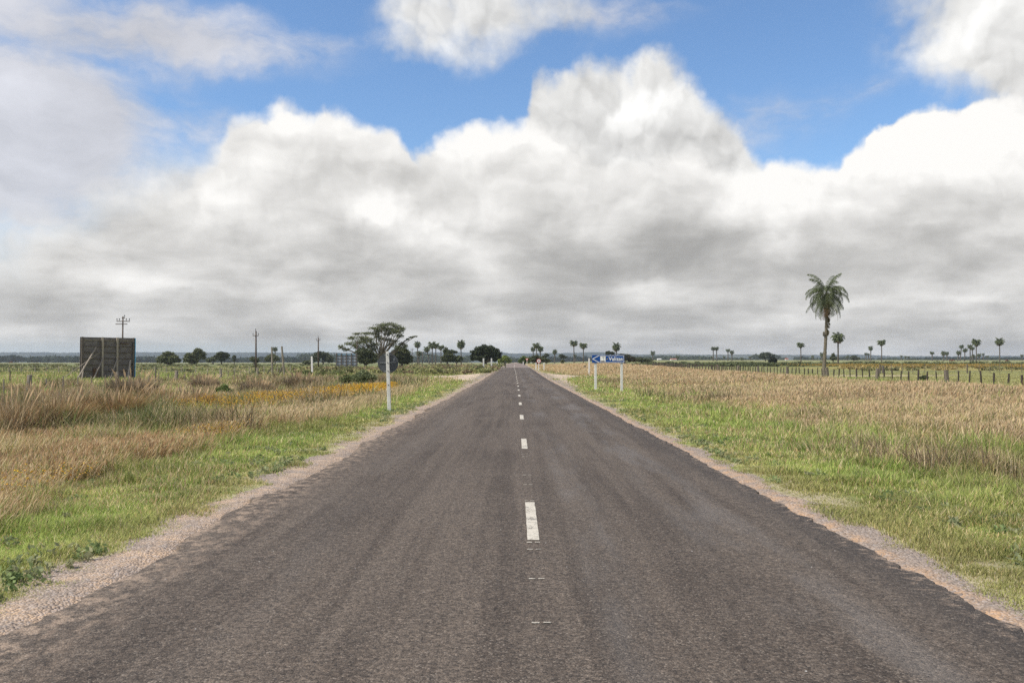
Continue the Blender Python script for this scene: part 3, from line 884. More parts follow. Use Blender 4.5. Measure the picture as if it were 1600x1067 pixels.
    nb = 9
    X = np.repeat(cx, nb); Y = np.repeat(cy, nb); D = np.repeat(d, nb); W_ = np.repeat(wn, nb); K = np.repeat(kind, nb)
    sp = np.clip(.05 + D * .0022, .05, .35)
    X = X + rng.normal(size=len(X)) * sp; Y = Y + rng.normal(size=len(X)) * sp
    h = (.28 + .75 * sstep(.45, .75, W_)) * (.5 + .7 * rng.random(len(X))) * np.where(X > 0, .65, 1.0)
    w = np.clip(.0008 * D, .005, .12) * (.7 + .7 * rng.random(len(X)))
    k = rng.random(len(X))[:, None]; KK = K[:, None]
    c = np.where(KK < .36, np.array([.17, .20, .07]), np.where(KK < .46, np.array([.24, .23, .10]), np.where(KK < .56, np.array([.34, .24, .13]), np.where(KK < .64, np.array([.22, .16, .10]), np.array([.42, .32, .19])))))
    c = np.where(k < .18, PALE * .95, c) * (.65 + .7 * rng.random(len(X)))[:, None]
    az = rng.uniform(0, 2 * math.pi, len(X))
    P3 = blades(X, Y, h, w, az, rng.uniform(.05, .6, len(X)), rng.uniform(.0, .5, len(X)), c)
    me = mesh_np('weeds', *join([P3])[:3], col=P3[3])
    ob('weeds', me, M_GRASS, label='knee high tangle of olive, brown and straw coloured weeds behind the verges', cat='weeds', kind='stuff')
    print('blades', len(P1[0]) // 5, len(P2[0]) // 7)
grass_fields()

def discs(pts, r, cols, name, label, cat, stem=True):
    """small flower heads (six-sided cups on stems) in one object"""
    V = []; T = []; C = []
    n = len(pts)
    pts = np.asarray(pts); cols = np.asarray(cols); r = np.asarray(r)
    tilt = rng.normal(size=(n, 2)) * .35
    ring = []
    for k in range(6):
        a = k * math.pi / 3
        ring.append(np.stack([pts[:, 0] + math.cos(a) * r, pts[:, 1] + math.sin(a) * r, pts[:, 2] + (math.cos(a) * tilt[:, 0] + math.sin(a) * tilt[:, 1]) * r + r * .25], 1))
    cen = pts.copy()
    top = pts.copy(); top[:, 2] += r * .55
    V = np.stack(ring + [cen, top], 1).reshape(-1, 3)
    b = np.arange(n)[:, None] * 8
    tr = [b + np.array([[k, (k + 1) % 6, 7]]) for k in range(6)] + [b + np.array([[(k + 1) % 6, k, 6]]) for k in range(6)]
    T = np.concatenate(tr)
    me = mesh_np(name, V, tris=T, col=np.repeat(cols, 8, 0))
    return ob(name, me, M_GRASS, label=label, cat=cat, kind='stuff')

def flowers():
    # yellow and orange flower patches
    n = 90000
    x = np.concatenate([rng.uniform(-15, -5, n), rng.uniform(60, 150, n // 3)]); y = np.concatenate([rng.uniform(9, 55, n), rng.uniform(140, 235, n // 3)])
    w = ochre_w(x, y)
    near = y < 28
    keep = rng.random(len(x)) < w * np.where(near, .55, .62) * np.where(fbm(x, y, .9, 77, 3) > .42, 1, .35)
    x, y = x[keep], y[keep]
    h = np.where(y < 28, .36, .58) * (.7 + .6 * rng.random(len(x))) + np.where(y > 100, .2, 0)
    z = terrain(x, y) + h
    d = np.hypot(x, y)
    r = np.clip(.00055 * d, .013, .10) * (.8 + .5 * rng.random(len(x)))
    k = rng.random(len(x))[:, None]
    c = np.where(k < .6, np.array([.88, .60, .07]), np.array([.80, .47, .06]))
    c = np.where((y > 100)[:, None], np.array([.48, .34, .10]), c) * (.8 + .4 * rng.random(len(x)))[:, None]
    discs(np.stack([x, y, z], 1), r, c, 'yellow_flowers', 'orange yellow wildflowers in loose patches among the grass', 'wildflowers')
    # dark seed heads scattered in the straw on the right
    n = 9000
    x = rng.uniform(9, 30, n); y = rng.uniform(18, 70, n)
    w = sstep(.46, .6, fbm(x, y, .14, 101, 3)) * straw_w(x, y)
    keep = rng.random(n) < w * .42
    x, y = x[keep], y[keep]
    z = terrain(x, y) + .52 * (.8 + .45 * rng.random(len(x)))
    r = np.clip(.0005 * np.hypot(x, y), .014, .05) * (.8 + .5 * rng.random(len(x)))
    c = np.repeat(np.array([[.055, .035, .028]]), len(x), 0)
    discs(np.stack([x, y, z], 1), r, c, 'seed_heads', 'small dark seed heads scattered over the pale grass', 'seed heads')
flowers()

# ------------------------------------------------------------------ tussocks and bushes
def tussock(px, py, h, rad, label, tone=0, n=1500, parts=None):
    x, y, z = ground_hit(px, py)
    r = rad * np.sqrt(rng.random(n)) * .55
    a = rng.uniform(0, 2 * math.pi, n)
    X = np.cos(a) * r; Y = np.sin(a) * r
    out = a + rng.normal(size=n) * .5
    hh = h * (.45 + .65 * rng.random(n)) * (1 - .25 * (r / rad))
    w = np.full(n, max(.006, .0010 * y)) * (.7 + .6 * rng.random(n))
    k = rng.random(n)[:, None]
    pal = [(np.array([.36, .23, .11]), np.array([.24, .20, .085]), np.array([.17, .095, .05])),
           (np.array([.42, .29, .16]), np.array([.30, .18, .10]), np.array([.20, .19, .08])),
           (np.array([.36, .27, .18]), np.array([.27, .21, .14]), np.array([.17, .15, .09]))][tone]
    c = np.where(k < .45, pal[0], np.where(k < .75, pal[1], pal[2])) * (.75 + .5 * rng.random(n))[:, None]
    V, q, t, C = blades(X, Y, hh, w, out, rng.uniform(.05, .75, n), rng.uniform(0, .55, n), c, bz=np.zeros(n))
    V2, q2, t2, C2 = blades(X[:60], Y[:60], hh[:60] * 1.3, w[:60] * .8, out[:60], rng.uniform(.05, .4, 60), rng.uniform(0, .3, 60), np.repeat(np.array([[.50, .36, .21]]), 60, 0) , head=2.4, bz=np.zeros(60))
    VV, QQ, TT, CC = join([(V, q, t, C), (V2, q2, t2, C2)])
    ob('grass_tussock', mesh_np('grass_tussock', VV, QQ, TT, CC), M_GRASS, loc=(x, y, z), label=label, cat='tussock', group='tall tussocks along the left verge')

tussock(18, 690, 1.15, .95, 'rusty brown tussock cut by the left edge of the photo', 1)
tussock(84, 684, 1.20, 1.05, 'wide olive brown tussock below the short thick fence post', 0, 2000)
tussock(52, 646, 1.05, 1.1, 'brown tussock standing just behind the wide olive one at far left', 1)
tussock(132, 668, 1.0, .9, 'straw tipped tussock between the olive one and the billboard tussock', 1)
tussock(178, 668, 1.25, 1.05, 'tall fanning tussock in front of the billboard', 0, 2000)
tussock(205, 628, 1.35, 1.3, 'mauve brown tussock reaching up over the billboard bottom edge', 2, 2000)
tussock(262, 652, 1.0, .95, 'rusty tussock right of the billboard nearest the road', 1)
tussock(305, 645, .95, .95, 'low dry tussock left of the round green bush', 0)
tussock(235, 640, 1.0, .9, 'dark based tussock beside the mauve one, right of the billboard', 0)
tussock(402, 622, 1.05, 1.1, 'grey brown tussock behind the orange flower patch', 2)
tussock(472, 612, 1.2, 1.3, 'brown upright tussock right of the two bare timber posts', 2)
tussock(320, 612, 1.0, 1.2, 'pale mauve tussock between two thick fence posts', 2)

def bush(px, py, wpx, hpx, label, col, leaf=.09, n=1600, group=None, name='bush', lobes=5, flatb=.8, Y=None):
    x, y, z = ground_hit(px, py) if Y is None else at_dist(px, Y)
    W = wpx * y / F; H = hpx * y / F
    cl = []
    for i in range(lobes):
        a = random.uniform(0, 6.28); rr = random.uniform(.1, .5) * W * .5
        s = random.uniform(.45, .75)
        cl.append((math.cos(a) * rr, math.sin(a) * rr * .8, H * random.uniform(.35, .6), W * .5 * s, W * .45 * s, H * .45 * s * 1.15, n // lobes))
    cl.append((0, 0, H * .55, W * .40, W * .35, H * .45, n // 2))
    leaf = max(leaf, .0011 * y)
    V, q, C = leaf_cloud(cl, leaf, up=.35, col=col)
    V[:, 2] = np.maximum(V[:, 2], -.02)
    r = ob(name, None, loc=(x, y, z), label=label, cat='bush', group=group)
    ob('foliage', mesh_np('foliage', V, q, None, C), M_FOL, r)
    b = MB()
    for i in range(5):
        a = random.uniform(0, 6.28)
        b.tube([(0, 0, -.05), (math.cos(a) * W * .12, math.sin(a) * W * .12, H * .3), (math.cos(a) * W * .25, math.sin(a) * W * .25, H * .62)], [.02 * W, .012 * W, .004 * W], 5)
    ob('stem', b.mesh('stem'), M_BARK, r)
    return r
G1 = (.15, .20, .065); G2 = (.14, .165, .065); G3 = (.18, .22, .08)
bush(350, 626, 26, 24, 'round fresh green bush in the middle of the brown tussocks', G1)
bush(152, 640, 18, 15, 'small green bush at the foot of the tall tussocks', G1)
bush(436, 606, 18, 12, 'low dark green bush in front of the bare timber posts', (.05, .065, .03))
bush(478, 589, 22, 10, 'olive bush at the foot of the slim white post', G2)
bush(503, 590, 20, 9, 'second olive bush, right of the slim white post', G2)
bush(542, 605, 24, 20, 'grey green bush left of the largest verge bush', G2)
bush(568, 606, 40, 27, 'largest grey green bush beside the round sign', (.18, .205, .10), n=3400)
bush(528, 588, 26, 8, 'long low bush beneath the panelled hoarding', G2)
bush(400, 588, 20, 8, 'low scrubby bush around the nearest utility pole foot', G2)
bush(1055, 608, 11, 9, 'single small green bush in the straw right of the blue sign', G1)
bush(914, 577.5, 5, 5, 'tiny dark bush left of the white post behind the sign', (.05, .075, .03), leaf=.12)
bush(1444, 594, 14, 7, 'low spreading green bush by the thin fence posts', (.07, .085, .04))
bush(1515, 607, 16, 6, 'flat green bush right of the thickest fence post', G1)

# far scrub that nobody could count
def scrub(name, label, boxes, col, leaf, nper, hmax, seed):
    cl = []
    rs = np.random.default_rng(seed)
    for (px0, px1, Y0, Y1, n) in boxes:
        for i in range(n):
            Y = rs.uniform(Y0, Y1); px = rs.uniform(px0, px1)
            x = float(ray(px, 566)[0] * Y)
            if bool(bare_mask(np.array([x]), np.array([Y]))[0]): continue
            z = float(terrain(x, Y)); H = hmax * rs.uniform(.45, 1.0); W = rs.uniform(.5, 1.5) * (1 + Y / 500)
            c = np.array(col[rs.integers(len(col))]) * rs.uniform(.8, 1.2)
            cl.append((x, Y, z + H * .4, W, W * .8, H * .55, nper, tuple(c)))
    V, q, C = leaf_cloud(cl, leaf, up=.3, col=col[0], shell=.5)
    ob(name, mesh_np(name, V, q, None, C), M_FOL, label=label, cat='scrub', kind='stuff')
scrub('scrub', 'low olive and brown heathy scrub in the left field behind the side track',
      [(612, 790, 128, 185, 170), (620, 800, 185, 300, 90), (430, 620, 126, 180, 50)],
      [(.24, .25, .10), (.31, .29, .12), (.17, .16, .08), (.27, .20, .12)], .26, 60, 1.0, 3)
scrub('scrub', 'dark green band of low scrub across the right hand field',
      [(985, 1640, 238, 275, 420), (1000, 1640, 275, 420, 90)], [(.085, .10, .045), (.12, .135, .06)], .36, 60, .95, 4)
scrub('scrub', 'sparse dull green scrub dotted over the far left field',
      [(-40, 560, 135, 420, 330)], [(.15, .16, .07), (.19, .18, .08)], .36, 26, .5, 5)
scrub('scrub', 'ochre flowering scrub beyond the right hand fence',
      [(1330, 1640, 165, 235, 60), (1290, 1400, 170, 215, 16)], [(.33, .26, .11), (.17, .17, .07)], .3, 60, .9, 6)

# far woodland: reads as one mass
def woodland(label, spans, Y, leaf, seed):
    rs = np.random.default_rng(seed); cl = []
    for (x0, x1, top, n, tone) in spans:
        for i in range(n):
            px = rs.uniform(x0, x1); YY = Y * rs.uniform(.9, 1.12)
            x, yy, z = at_dist(px, YY)
            H = max(3, height_to(top + rs.uniform(-.6, 3.0), YY, z))
            W = rs.uniform(4, 9)
            base = np.array([(.030, .048, .028), (.060, .082, .052), (.022, .036, .026)][tone]) * rs.uniform(.75, 1.3)
            cl.append((x, yy, z + H * .55, W, W * .8, H * .45, 70, tuple(base)))
    V, q, C = leaf_cloud(cl, leaf, col=(.03, .05, .03), shell=.45)
    ob('woodland', mesh_np('woodland', V, q, None, C), M_FOL, label=label, cat='woodland', kind='stuff')
woodland('far grey green woodland along the foot of the left hills', [(-60, 40, 555, 80, 0), (40, 240, 556.5, 150, 0), (60, 120, 555.5, 30, 1), (200, 260, 557, 40, 1), (300, 400, 558, 60, 0), (395, 470, 557.5, 60, 0), (470, 530, 553, 60, 1),
          (515, 600, 556, 60, 0), (640, 690, 557, 50, 1), (655, 685, 552, 20, 1), (690, 735, 556, 30, 1), (785, 812, 558, 14, 1)], 1500, 2.0, 8)
woodland('dark blue green woodland behind the palms right of the road', [(812, 850, 556, 20, 1), (855, 985, 557.0, 150, 2), (985, 1110, 556.5, 110, 1), (1110, 1180, 559.5, 30, 1), (1180, 1216, 553.5, 46, 1), (1216, 1300, 559, 30, 1),
          (1240, 1262, 557, 12, 1), (1300, 1340, 557.5, 26, 1), (1340, 1440, 559.5, 40, 1), (1440, 1640, 558.2, 130, 0)], 1700, 2.0, 9)

# ------------------------------------------------------------------ trees
def tree(px, ybase, clusters, label, col, limbs=None, dens=1.0, leaf=None, trunk_r=.35, group=None, Y=None, name='tree', bark=None, cat='tree', shell=.5):
    """clusters given in photo pixels (x, y, rx, ry [, depth offset m]) and turned into metres at the tree's own distance"""
    x, y, z = at_dist(px, Y)
    s = y / F
    def loc(cx, cy, dy=0):
        yy = y + dy; r = ray(cx, cy)
        return (r[0] * yy - x, dy, CAM_H + r[2] * yy - z)
    cl = []; ends = []
    for c in clusters:
        dy = c[4] if len(c) > 4 else random.uniform(-1, 1) * c[2] * s * .6
        p = loc(c[0], c[1], dy)
        rx = c[2] * s; rz = c[3] * s
        n = int(dens * 260 * max(.4, rx * rz / (1.0 if leaf is None else 1)) ** .8) + 60
        cl.append((*p, rx, rx * .8, rz, min(n, 2600)))
        ends.append((p, rx, rz))
    lf = leaf or max(.16, .00125 * y)
    V, q, C = leaf_cloud(cl, lf, col=col, shell=shell)
    V[:, 2] = np.maximum(V[:, 2], .05)
    r = ob(name, None, loc=(x, y, z), label=label, cat=cat, group=group)
    ob('crown', mesh_np('crown', V, q, None, C), M_FOL, r)
    b = MB()
    H = max(e[0][2] for e in ends)
    fork = H * .22
    b.tube([(0, 0, -.3), (random.uniform(-.1, .1), 0, fork * .5), (0, 0, fork)], [trunk_r * 1.25, trunk_r, trunk_r * .85], 8, .08)
    pick = ends if limbs is None else [ends[i] for i in limbs]
    for (p, rx, rz) in pick:
        p = Vector(p) - Vector((0, 0, rz * .3)); st = Vector((0, 0, fork * .9))
        mid = st.lerp(p, .5) + Vector((random.uniform(-.3, .3), random.uniform(-.3, .3), -abs(p.x) * .08 + .1))
        mid2 = st.lerp(p, .78) + Vector((random.uniform(-.3, .3), random.uniform(-.3, .3), 0))
        rr = trunk_r * .5
        b.tube([st, mid, mid2, p], [rr, rr * .6, rr * .42, rr * .2], 6, .05)
        for k in range(3):
            e = p + Vector((random.uniform(-1, 1) * rx * .7, random.uniform(-1, 1) * rx * .5, random.uniform(0, 1) * rz * .6))
            b.tube([mid2, mid2.lerp(e, .55) + Vector((0, 0, .1)), e], [rr * .36, rr * .2, rr * .08], 5)
    ob('trunk', b.mesh('trunk', smooth=True), bark or M_BARK, r)
    return r
DK = (.095, .11, .052); MD = (.14, .155, .075); BR = (.22, .27, .07); GY = (.10, .115, .065)
tree(594, 567, [(585, 513, 12, 3.2), (597, 508.5, 13, 3.6), (608, 506.5, 13, 3.8), (619, 510, 11, 4), (628, 514, 7, 4.5), (620, 518, 12, 5.5), (607, 521, 11, 4), (592, 517, 9, 3),
                (572, 521, 10, 2.6), (558, 521.5, 9, 2.2), (551, 528, 9, 3.5), (566, 528, 11, 4.5), (578, 531, 10, 5.5), (560, 535, 12, 5), (545, 537, 7, 3.4), (533, 542, 6, 4.2), (541, 546, 7, 3.5), (586, 538, 9, 4),
                (606, 531, 10, 3), (617, 533, 7, 2.6), (628, 537, 6, 3.2), (633, 541, 5, 4.5), (643, 527, 4.5, 1.1), (649, 525.5, 4, .7), (637, 530, 3, 1.4), (576, 541, 8, 4), (590, 526, 7, 2.5), (600, 514, 14, 5), (613, 515, 13, 5), (586, 521, 11, 4), (570, 534, 12, 6), (584, 545, 9, 5), (556, 541, 9, 5), (566, 546, 10, 5), (596, 529, 8, 3), (624, 525, 9, 4), (612, 538, 9, 4), (622, 543, 10, 5)],
     'large spreading flat topped tree with bare forking limbs behind the round sign', (.16, .175, .08), dens=.9, trunk_r=.42, Y=235, shell=.1, leaf=.19, bark=M_BARKP)
tree(571, 569, [(567, 552, 11, 8), (576, 556, 12, 9), (562, 560, 8, 6), (582, 562, 8, 5), (571, 563, 11, 5)], 'dense dark tree beneath the large spreading tree', DK, dens=2.0, Y=225)
tree(628, 569, [(622, 549, 8, 5), (631, 552, 9, 8), (638, 560, 7, 7), (624, 560, 10, 7), (615, 556, 6, 5), (632, 563, 8, 5)], 'dense dark tree just right of the round sign', DK, dens=2.0, Y=240)
tree(263, 569, [(263, 553, 8, 4), (256, 560, 9, 6), (270, 560, 9, 6), (263, 563, 12, 5), (250, 563, 5, 4), (278, 563, 4, 3)], 'low dome shaped dark tree, leftmost in the far left field', MD, dens=1.6, Y=330)
tree(300, 569, [(296, 557, 8, 6), (303, 561, 9, 6), (309, 548, 6, 4), (315, 555, 7, 6), (292, 562, 6, 4), (306, 553, 6, 5)], 'two headed dark tree leaning right beside the dome shaped tree', MD, dens=1.4, Y=330)
tree(346, 568, [(346, 553, 8, 3.6), (352, 556, 7, 4), (341, 557, 6, 4), (347, 561, 5, 3)], 'umbrella shaped tree in the middle of the far left field', (.07, .085, .038), Y=380)
tree(333, 568, [(333, 561, 5, 3.5), (326, 563, 4, 3)], 'small rounded tree left of the umbrella shaped tree', MD, Y=390)
tree(366, 568, [(366, 558, 2.6, 3), (366, 562, 2, 3)], 'tiny upright tree right of the umbrella shaped tree', GY, Y=420)
tree(397, 568, [(396, 561, 6, 3.6), (401, 563, 5, 3)], 'small dark tree behind the nearest utility pole', DK, Y=360)
tree(425, 568, [(425, 557, 7, 3.6), (431, 560, 5, 4), (419, 561, 5, 3.5)], 'rounded dark tree behind the bare timber posts', MD, Y=370)
tree(484, 569, [(478, 566, 6, 2.4), (484, 566, 6, 2.6)], 'low dark bushy tree left of the farther utility pole', DK, Y=330)
tree(505, 568, [(500, 554, 8, 5), (509, 557, 7, 6), (493, 559, 7, 5), (515, 561, 6, 5)], 'grey green rounded tree left of the panelled hoarding', GY, dens=1.4, Y=400)
tree(699, 566, [(697, 549, 5, 5), (701, 556, 7, 7), (695, 560, 6, 5), (705, 560, 5, 5), (706, 549, 4, 2.4), (711, 550, 3, 1.2)], 'dark untidy tree at the right end of the left palm group', DK, dens=1.5, Y=300)
tree(713, 566, [(710, 559, 5, 4), (717, 560, 6, 4), (713, 562, 8, 3)], 'low dark tree below the lone palm left of the road', DK, dens=1.5, Y=300)
tree(758, 565, [(748, 551, 11, 8), (741, 557, 7, 6), (757, 545, 11, 6.5), (767, 549, 12, 8), (775, 554, 8, 7), (762, 556, 14, 7), (751, 559, 10, 5), (770, 560, 9, 4)],
     'broad dense dark green tree left of the road crest', (.050, .066, .032), dens=2.6, Y=250, trunk_r=.5)
tree(789, 567, [(789, 560, 6, 4.5), (783, 563, 5, 4), (795, 564, 4, 3)], 'bright yellow green roadside bush on the left of the crest', BR, dens=1.6, Y=300, name='bush', cat='bush')
tree(819, 567, [(819, 561, 6, 4), (815, 564, 5, 3), (824, 564, 5, 3)], 'bright green roadside bush on the right of the crest', (.12, .17, .045), dens=1.6, Y=300, name='bush', cat='bush')
tree(838, 567, [(838, 558.5, 6, 3.5), (830, 562, 6, 3.5), (846, 562, 8, 3.5), (855, 563.5, 5, 2.5), (838, 563, 9, 3)], 'dark thicket under the palm cluster right of the crest', DK, dens=1.8, Y=310, name='bush', cat='bush')
tree(854, 563, [(854, 555, 3.4, 2.2), (851, 557, 2.6, 1.6)], 'small pale tree between the palm cluster and the single palm', GY, Y=500)
tree(878, 564, [(878, 556.5, 4, 2.6), (882, 558, 3, 1.6)], 'small olive tree between the short palm and the tall pair of palms', (.09, .10, .05), Y=450)
tree(880, 566, [(879, 564.5, 3, 1.6)], 'small dark shrub on the skyline of the straw bank', DK, Y=330, name='bush', cat='bush')
tree(948, 558, [(951, 551, 3.4, 2.4), (957, 552, 3, 2.2), (949, 553, 3, 1.6)], 'small tree showing above the blue sign near its middle', (.07, .08, .045), Y=420)
tree(976, 566, [(972, 556, 6, 3), (980, 559, 9, 4.5), (988, 562, 7, 3)], 'brownish green tree just right of the blue sign', (.085, .085, .05), dens=1.4, Y=330)
tree(1002, 566, [(999, 562, 8, 3), (1010, 563, 8, 2.4)], 'low dark thicket right of the brownish tree beside the blue sign', DK, dens=1.4, Y=400, name='bush', cat='bush')
tree(1207, 568, [(1207.5, 562.5, 5.5, 4), (1204, 564, 3, 2.6), (1211, 564, 3, 2.6)], 'round very dark bush alone in the right field', (.035, .042, .025), dens=2.0, Y=300, name='bush', cat='bush')
tree(1196, 563, [(1192, 556, 6, 4), (1199, 554.5, 6, 4), (1205, 557, 5, 3.5)], 'pale grey green spreading tree behind the round dark bush', (.09, .11, .075), Y=620, shell=.35)
tree(1302, 564, [(1302, 556, 2.2, 4), (1302, 559.5, 4.4, 3)], 'pointed dark bush between the big palm and the second largest palm', DK, Y=480)
tree(1334, 563, [(1334, 559, 5, 3), (1338, 560, 4, 2)], 'low rounded grey tree right of the second largest palm', GY, Y=620)

# ------------------------------------------------------------------ palms
def frond(L, el, az, pairs, lw, ll, droop, dead=False, rw=.025):
    """one pinnate frond: arched stalk with paired leaflets"""
    V = []; Q = []; C = []
    p = Vector((0, 0, 0)); ca, sa = math.cos(az), math.sin(az)
    st = L / pairs; e = el; pts = []
    for i in range(pairs + 1):
        pts.append(p.copy())
        p = p + Vector((ca * math.cos(e), sa * math.cos(e), math.sin(e))) * st
        e -= droop / pairs * (.5 + 1.2 * i / pairs)
    side = Vector((-sa, ca, 0))
    base = np.array([.27, .18, .11]) if dead else np.array([.095, .115, .055])
    for i in range(pairs):
        a, b = pts[i], pts[i + 1]; d = (b - a).normalized(); n = side.cross(d)
        w = rw * (1 - .7 * i / pairs)
        k = len(V); V += [a - side * w, a + side * w, b + side * w, b - side * w]; Q.append((k, k + 1, k + 2, k + 3)); C += [base * .95] * 4
        t = i / pairs
        if t < .12: continue
        l = ll * (math.sin(math.pi * min(1, t * .85 + .12)) ** .6) * random.uniform(.8, 1.1)
        for s in (-1, 1):
            dirv = (side * s * .85 + d * .75 + n * (.40 if not dead else -.1) + Vector((random.uniform(-.22, .22), random.uniform(-.22, .22), -.45 * random.random()))).normalized()
            mid = a + dirv * l * .55; tip = mid + (dirv + Vector((0, 0, -.95 if not dead else -1.2))).normalized() * l * .5
            wv = d * lw * .5
            k = len(V); V += [a - wv * .6, a + wv * .6, mid + wv, mid - wv, tip]
            Q.append((k, k + 1, k + 2, k + 3)); Q.append((k + 3, k + 2, k + 4, k + 4))
            C += [base * random.uniform(.65, 1.45)] * 5
    return V, Q, C

def palm_crown(nf, L, pairs, lw, ll, seed, lo=-1.0, hi=1.35):
    random.seed(seed)
    V = []; F4 = []; C = []
    for i in range(nf):
        t = (i + .5) / nf
        el = hi + (lo - hi) * t ** .9 + random.uniform(-.15, .15)
        az = i * 2.39996 + random.uniform(-.25, .25)
        f = frond(L * random.uniform(.85, 1.1), el, az, pairs, lw, ll, random.uniform(1.0, 1.6) if el > 1.15 else random.uniform(1.7, 2.5) if el > -.2 else random.uniform(.5, 1.0), dead=(t > .84))
        k = len(V); V += [tuple(v) for v in f[0]]; F4 += [tuple(k + j for j in q) for q in f[1]]; C += [tuple(c) for c in f[2]]
    quads = [q for q in F4 if q[2] != q[3]]; tris = [q[:3] for q in F4 if q[2] == q[3]]
    return mesh_np('crown', np.array(V), np.array(quads), np.array(tris), np.array(C))

M_PTRUNK = mat_simple('palm_trunk', (.20, .175, .13), .95, scale=7, c2=(.085, .074, .055), streak=(1, 1, 2.2), bump=.03)
def trunk_mesh(n=12, rings=22, flare=1.5, seed=1, bend=.02):
    random.seed(seed); b = MB(); pts = []; rad = []
    for i in range(rings + 1):
        t = i / rings
        pts.append((bend * math.sin(t * math.pi) , bend * .6 * math.sin(t * 4), t))
        rad.append((1 + (flare - 1) * math.exp(-t * 9) - .18 * t + .03 * math.sin(i * 2.1)))
    # unit height, unit radius: scaled per palm
    V = []; 
    for i, p in enumerate(pts):
        for k in range(n):
            a = 2 * math.pi * k / n; r = rad[i] * (1 + random.uniform(-.05, .05))
            V.append((p[0] * 10 + math.cos(a) * r, p[1] * 10 + math.sin(a) * r, p[2]))
    Q = [(i * n + k, i * n + (k + 1) % n, (i + 1) * n + (k + 1) % n, (i + 1) * n + k) for i in range(rings) for k in range(n)]
    return mesh_np('trunk', np.array(V), np.array(Q), smooth=True)

FAR_CROWNS = [palm_crown(54, 2.15, 11, .23, .70, 100 + i, lo=-1.3) for i in range(4)]
FAR_TRUNK = trunk_mesh(8, 6, 1.35, 3, .02)
for m_ in FAR_CROWNS: m_.materials.append(M_FOL)
FAR_TRUNK.materials.append(mat_simple('far_palm_trunk', (.13, .11, .085), .95, scale=7, c2=(.075, .064, .05)))

def big_palm():
    x, y, z = ground_hit(1287, 591)
    s = y / F
    r = ob('palm_tree', None, loc=(x, y, z), label='tallest nearest palm tree with mossy trunk beside the fence, big shaggy crown', cat='palm tree')
    cz = height_to(459, y, z)
    tm = trunk_mesh(18, 60, 1.75, 7, .02)
    for v in tm.vertices:
        t = v.co.z
        v.co.x = v.co.x * .185 + .30 * t + .22 * math.sin(t * 2.6) * t; v.co.y = v.co.y * .185; v.co.z = t * (cz + .1) - .12 * (1 - t)
    ob('trunk', tm, M_PTRUNK, r)
    topx = .30 + .22 * math.sin(2.6)
    cm = palm_crown(56, 3.2, 34, .058, .78, 42, lo=-1.35, hi=1.42)
    c = ob('crown', cm, M_FOL, r, loc=(topx, 0, cz + .1))
    # old leaf bases under the crown and a few clumps on the trunk
    b = MB(); random.seed(9)
    for i in range(46):
        a = i * 2.4; zz = cz - .1 - i * .025
        d = Vector((math.cos(a), math.sin(a), 0))
        p = Vector((topx - .03, 0, zz))
        b.tube([p + d * .16, p + d * .34 + Vector((0, 0, .10)), p + d * .42 + Vector((0, 0, .02))], [.05, .035, .015], 5)
    ob('leaf_bases', b.mesh('leaf_bases'), M_WOODD, r)
    cl = []
    for zz, dx, n_ in ((5.2, .22, 90), (6.0, .30, 60), (6.6, .24, 120), (5.0, -.22, 50), (7.4, .24, 60)):
        t = zz / cz
        cx = .30 * t + .22 * math.sin(t * 2.6) * t
        cl.append((cx + dx, -.08, zz, .13, .13, .30, n_))
    V, q, C = leaf_cloud(cl, .10, col=(.10, .085, .04))
    for k in range(len(cl)):
        V, q, C = leaf_cloud([cl[k]], .10, col=(.14, .12, .06))
        ob('epiphyte', mesh_np('epiphyte', V, q, None, C), M_FOL, r)
big_palm()

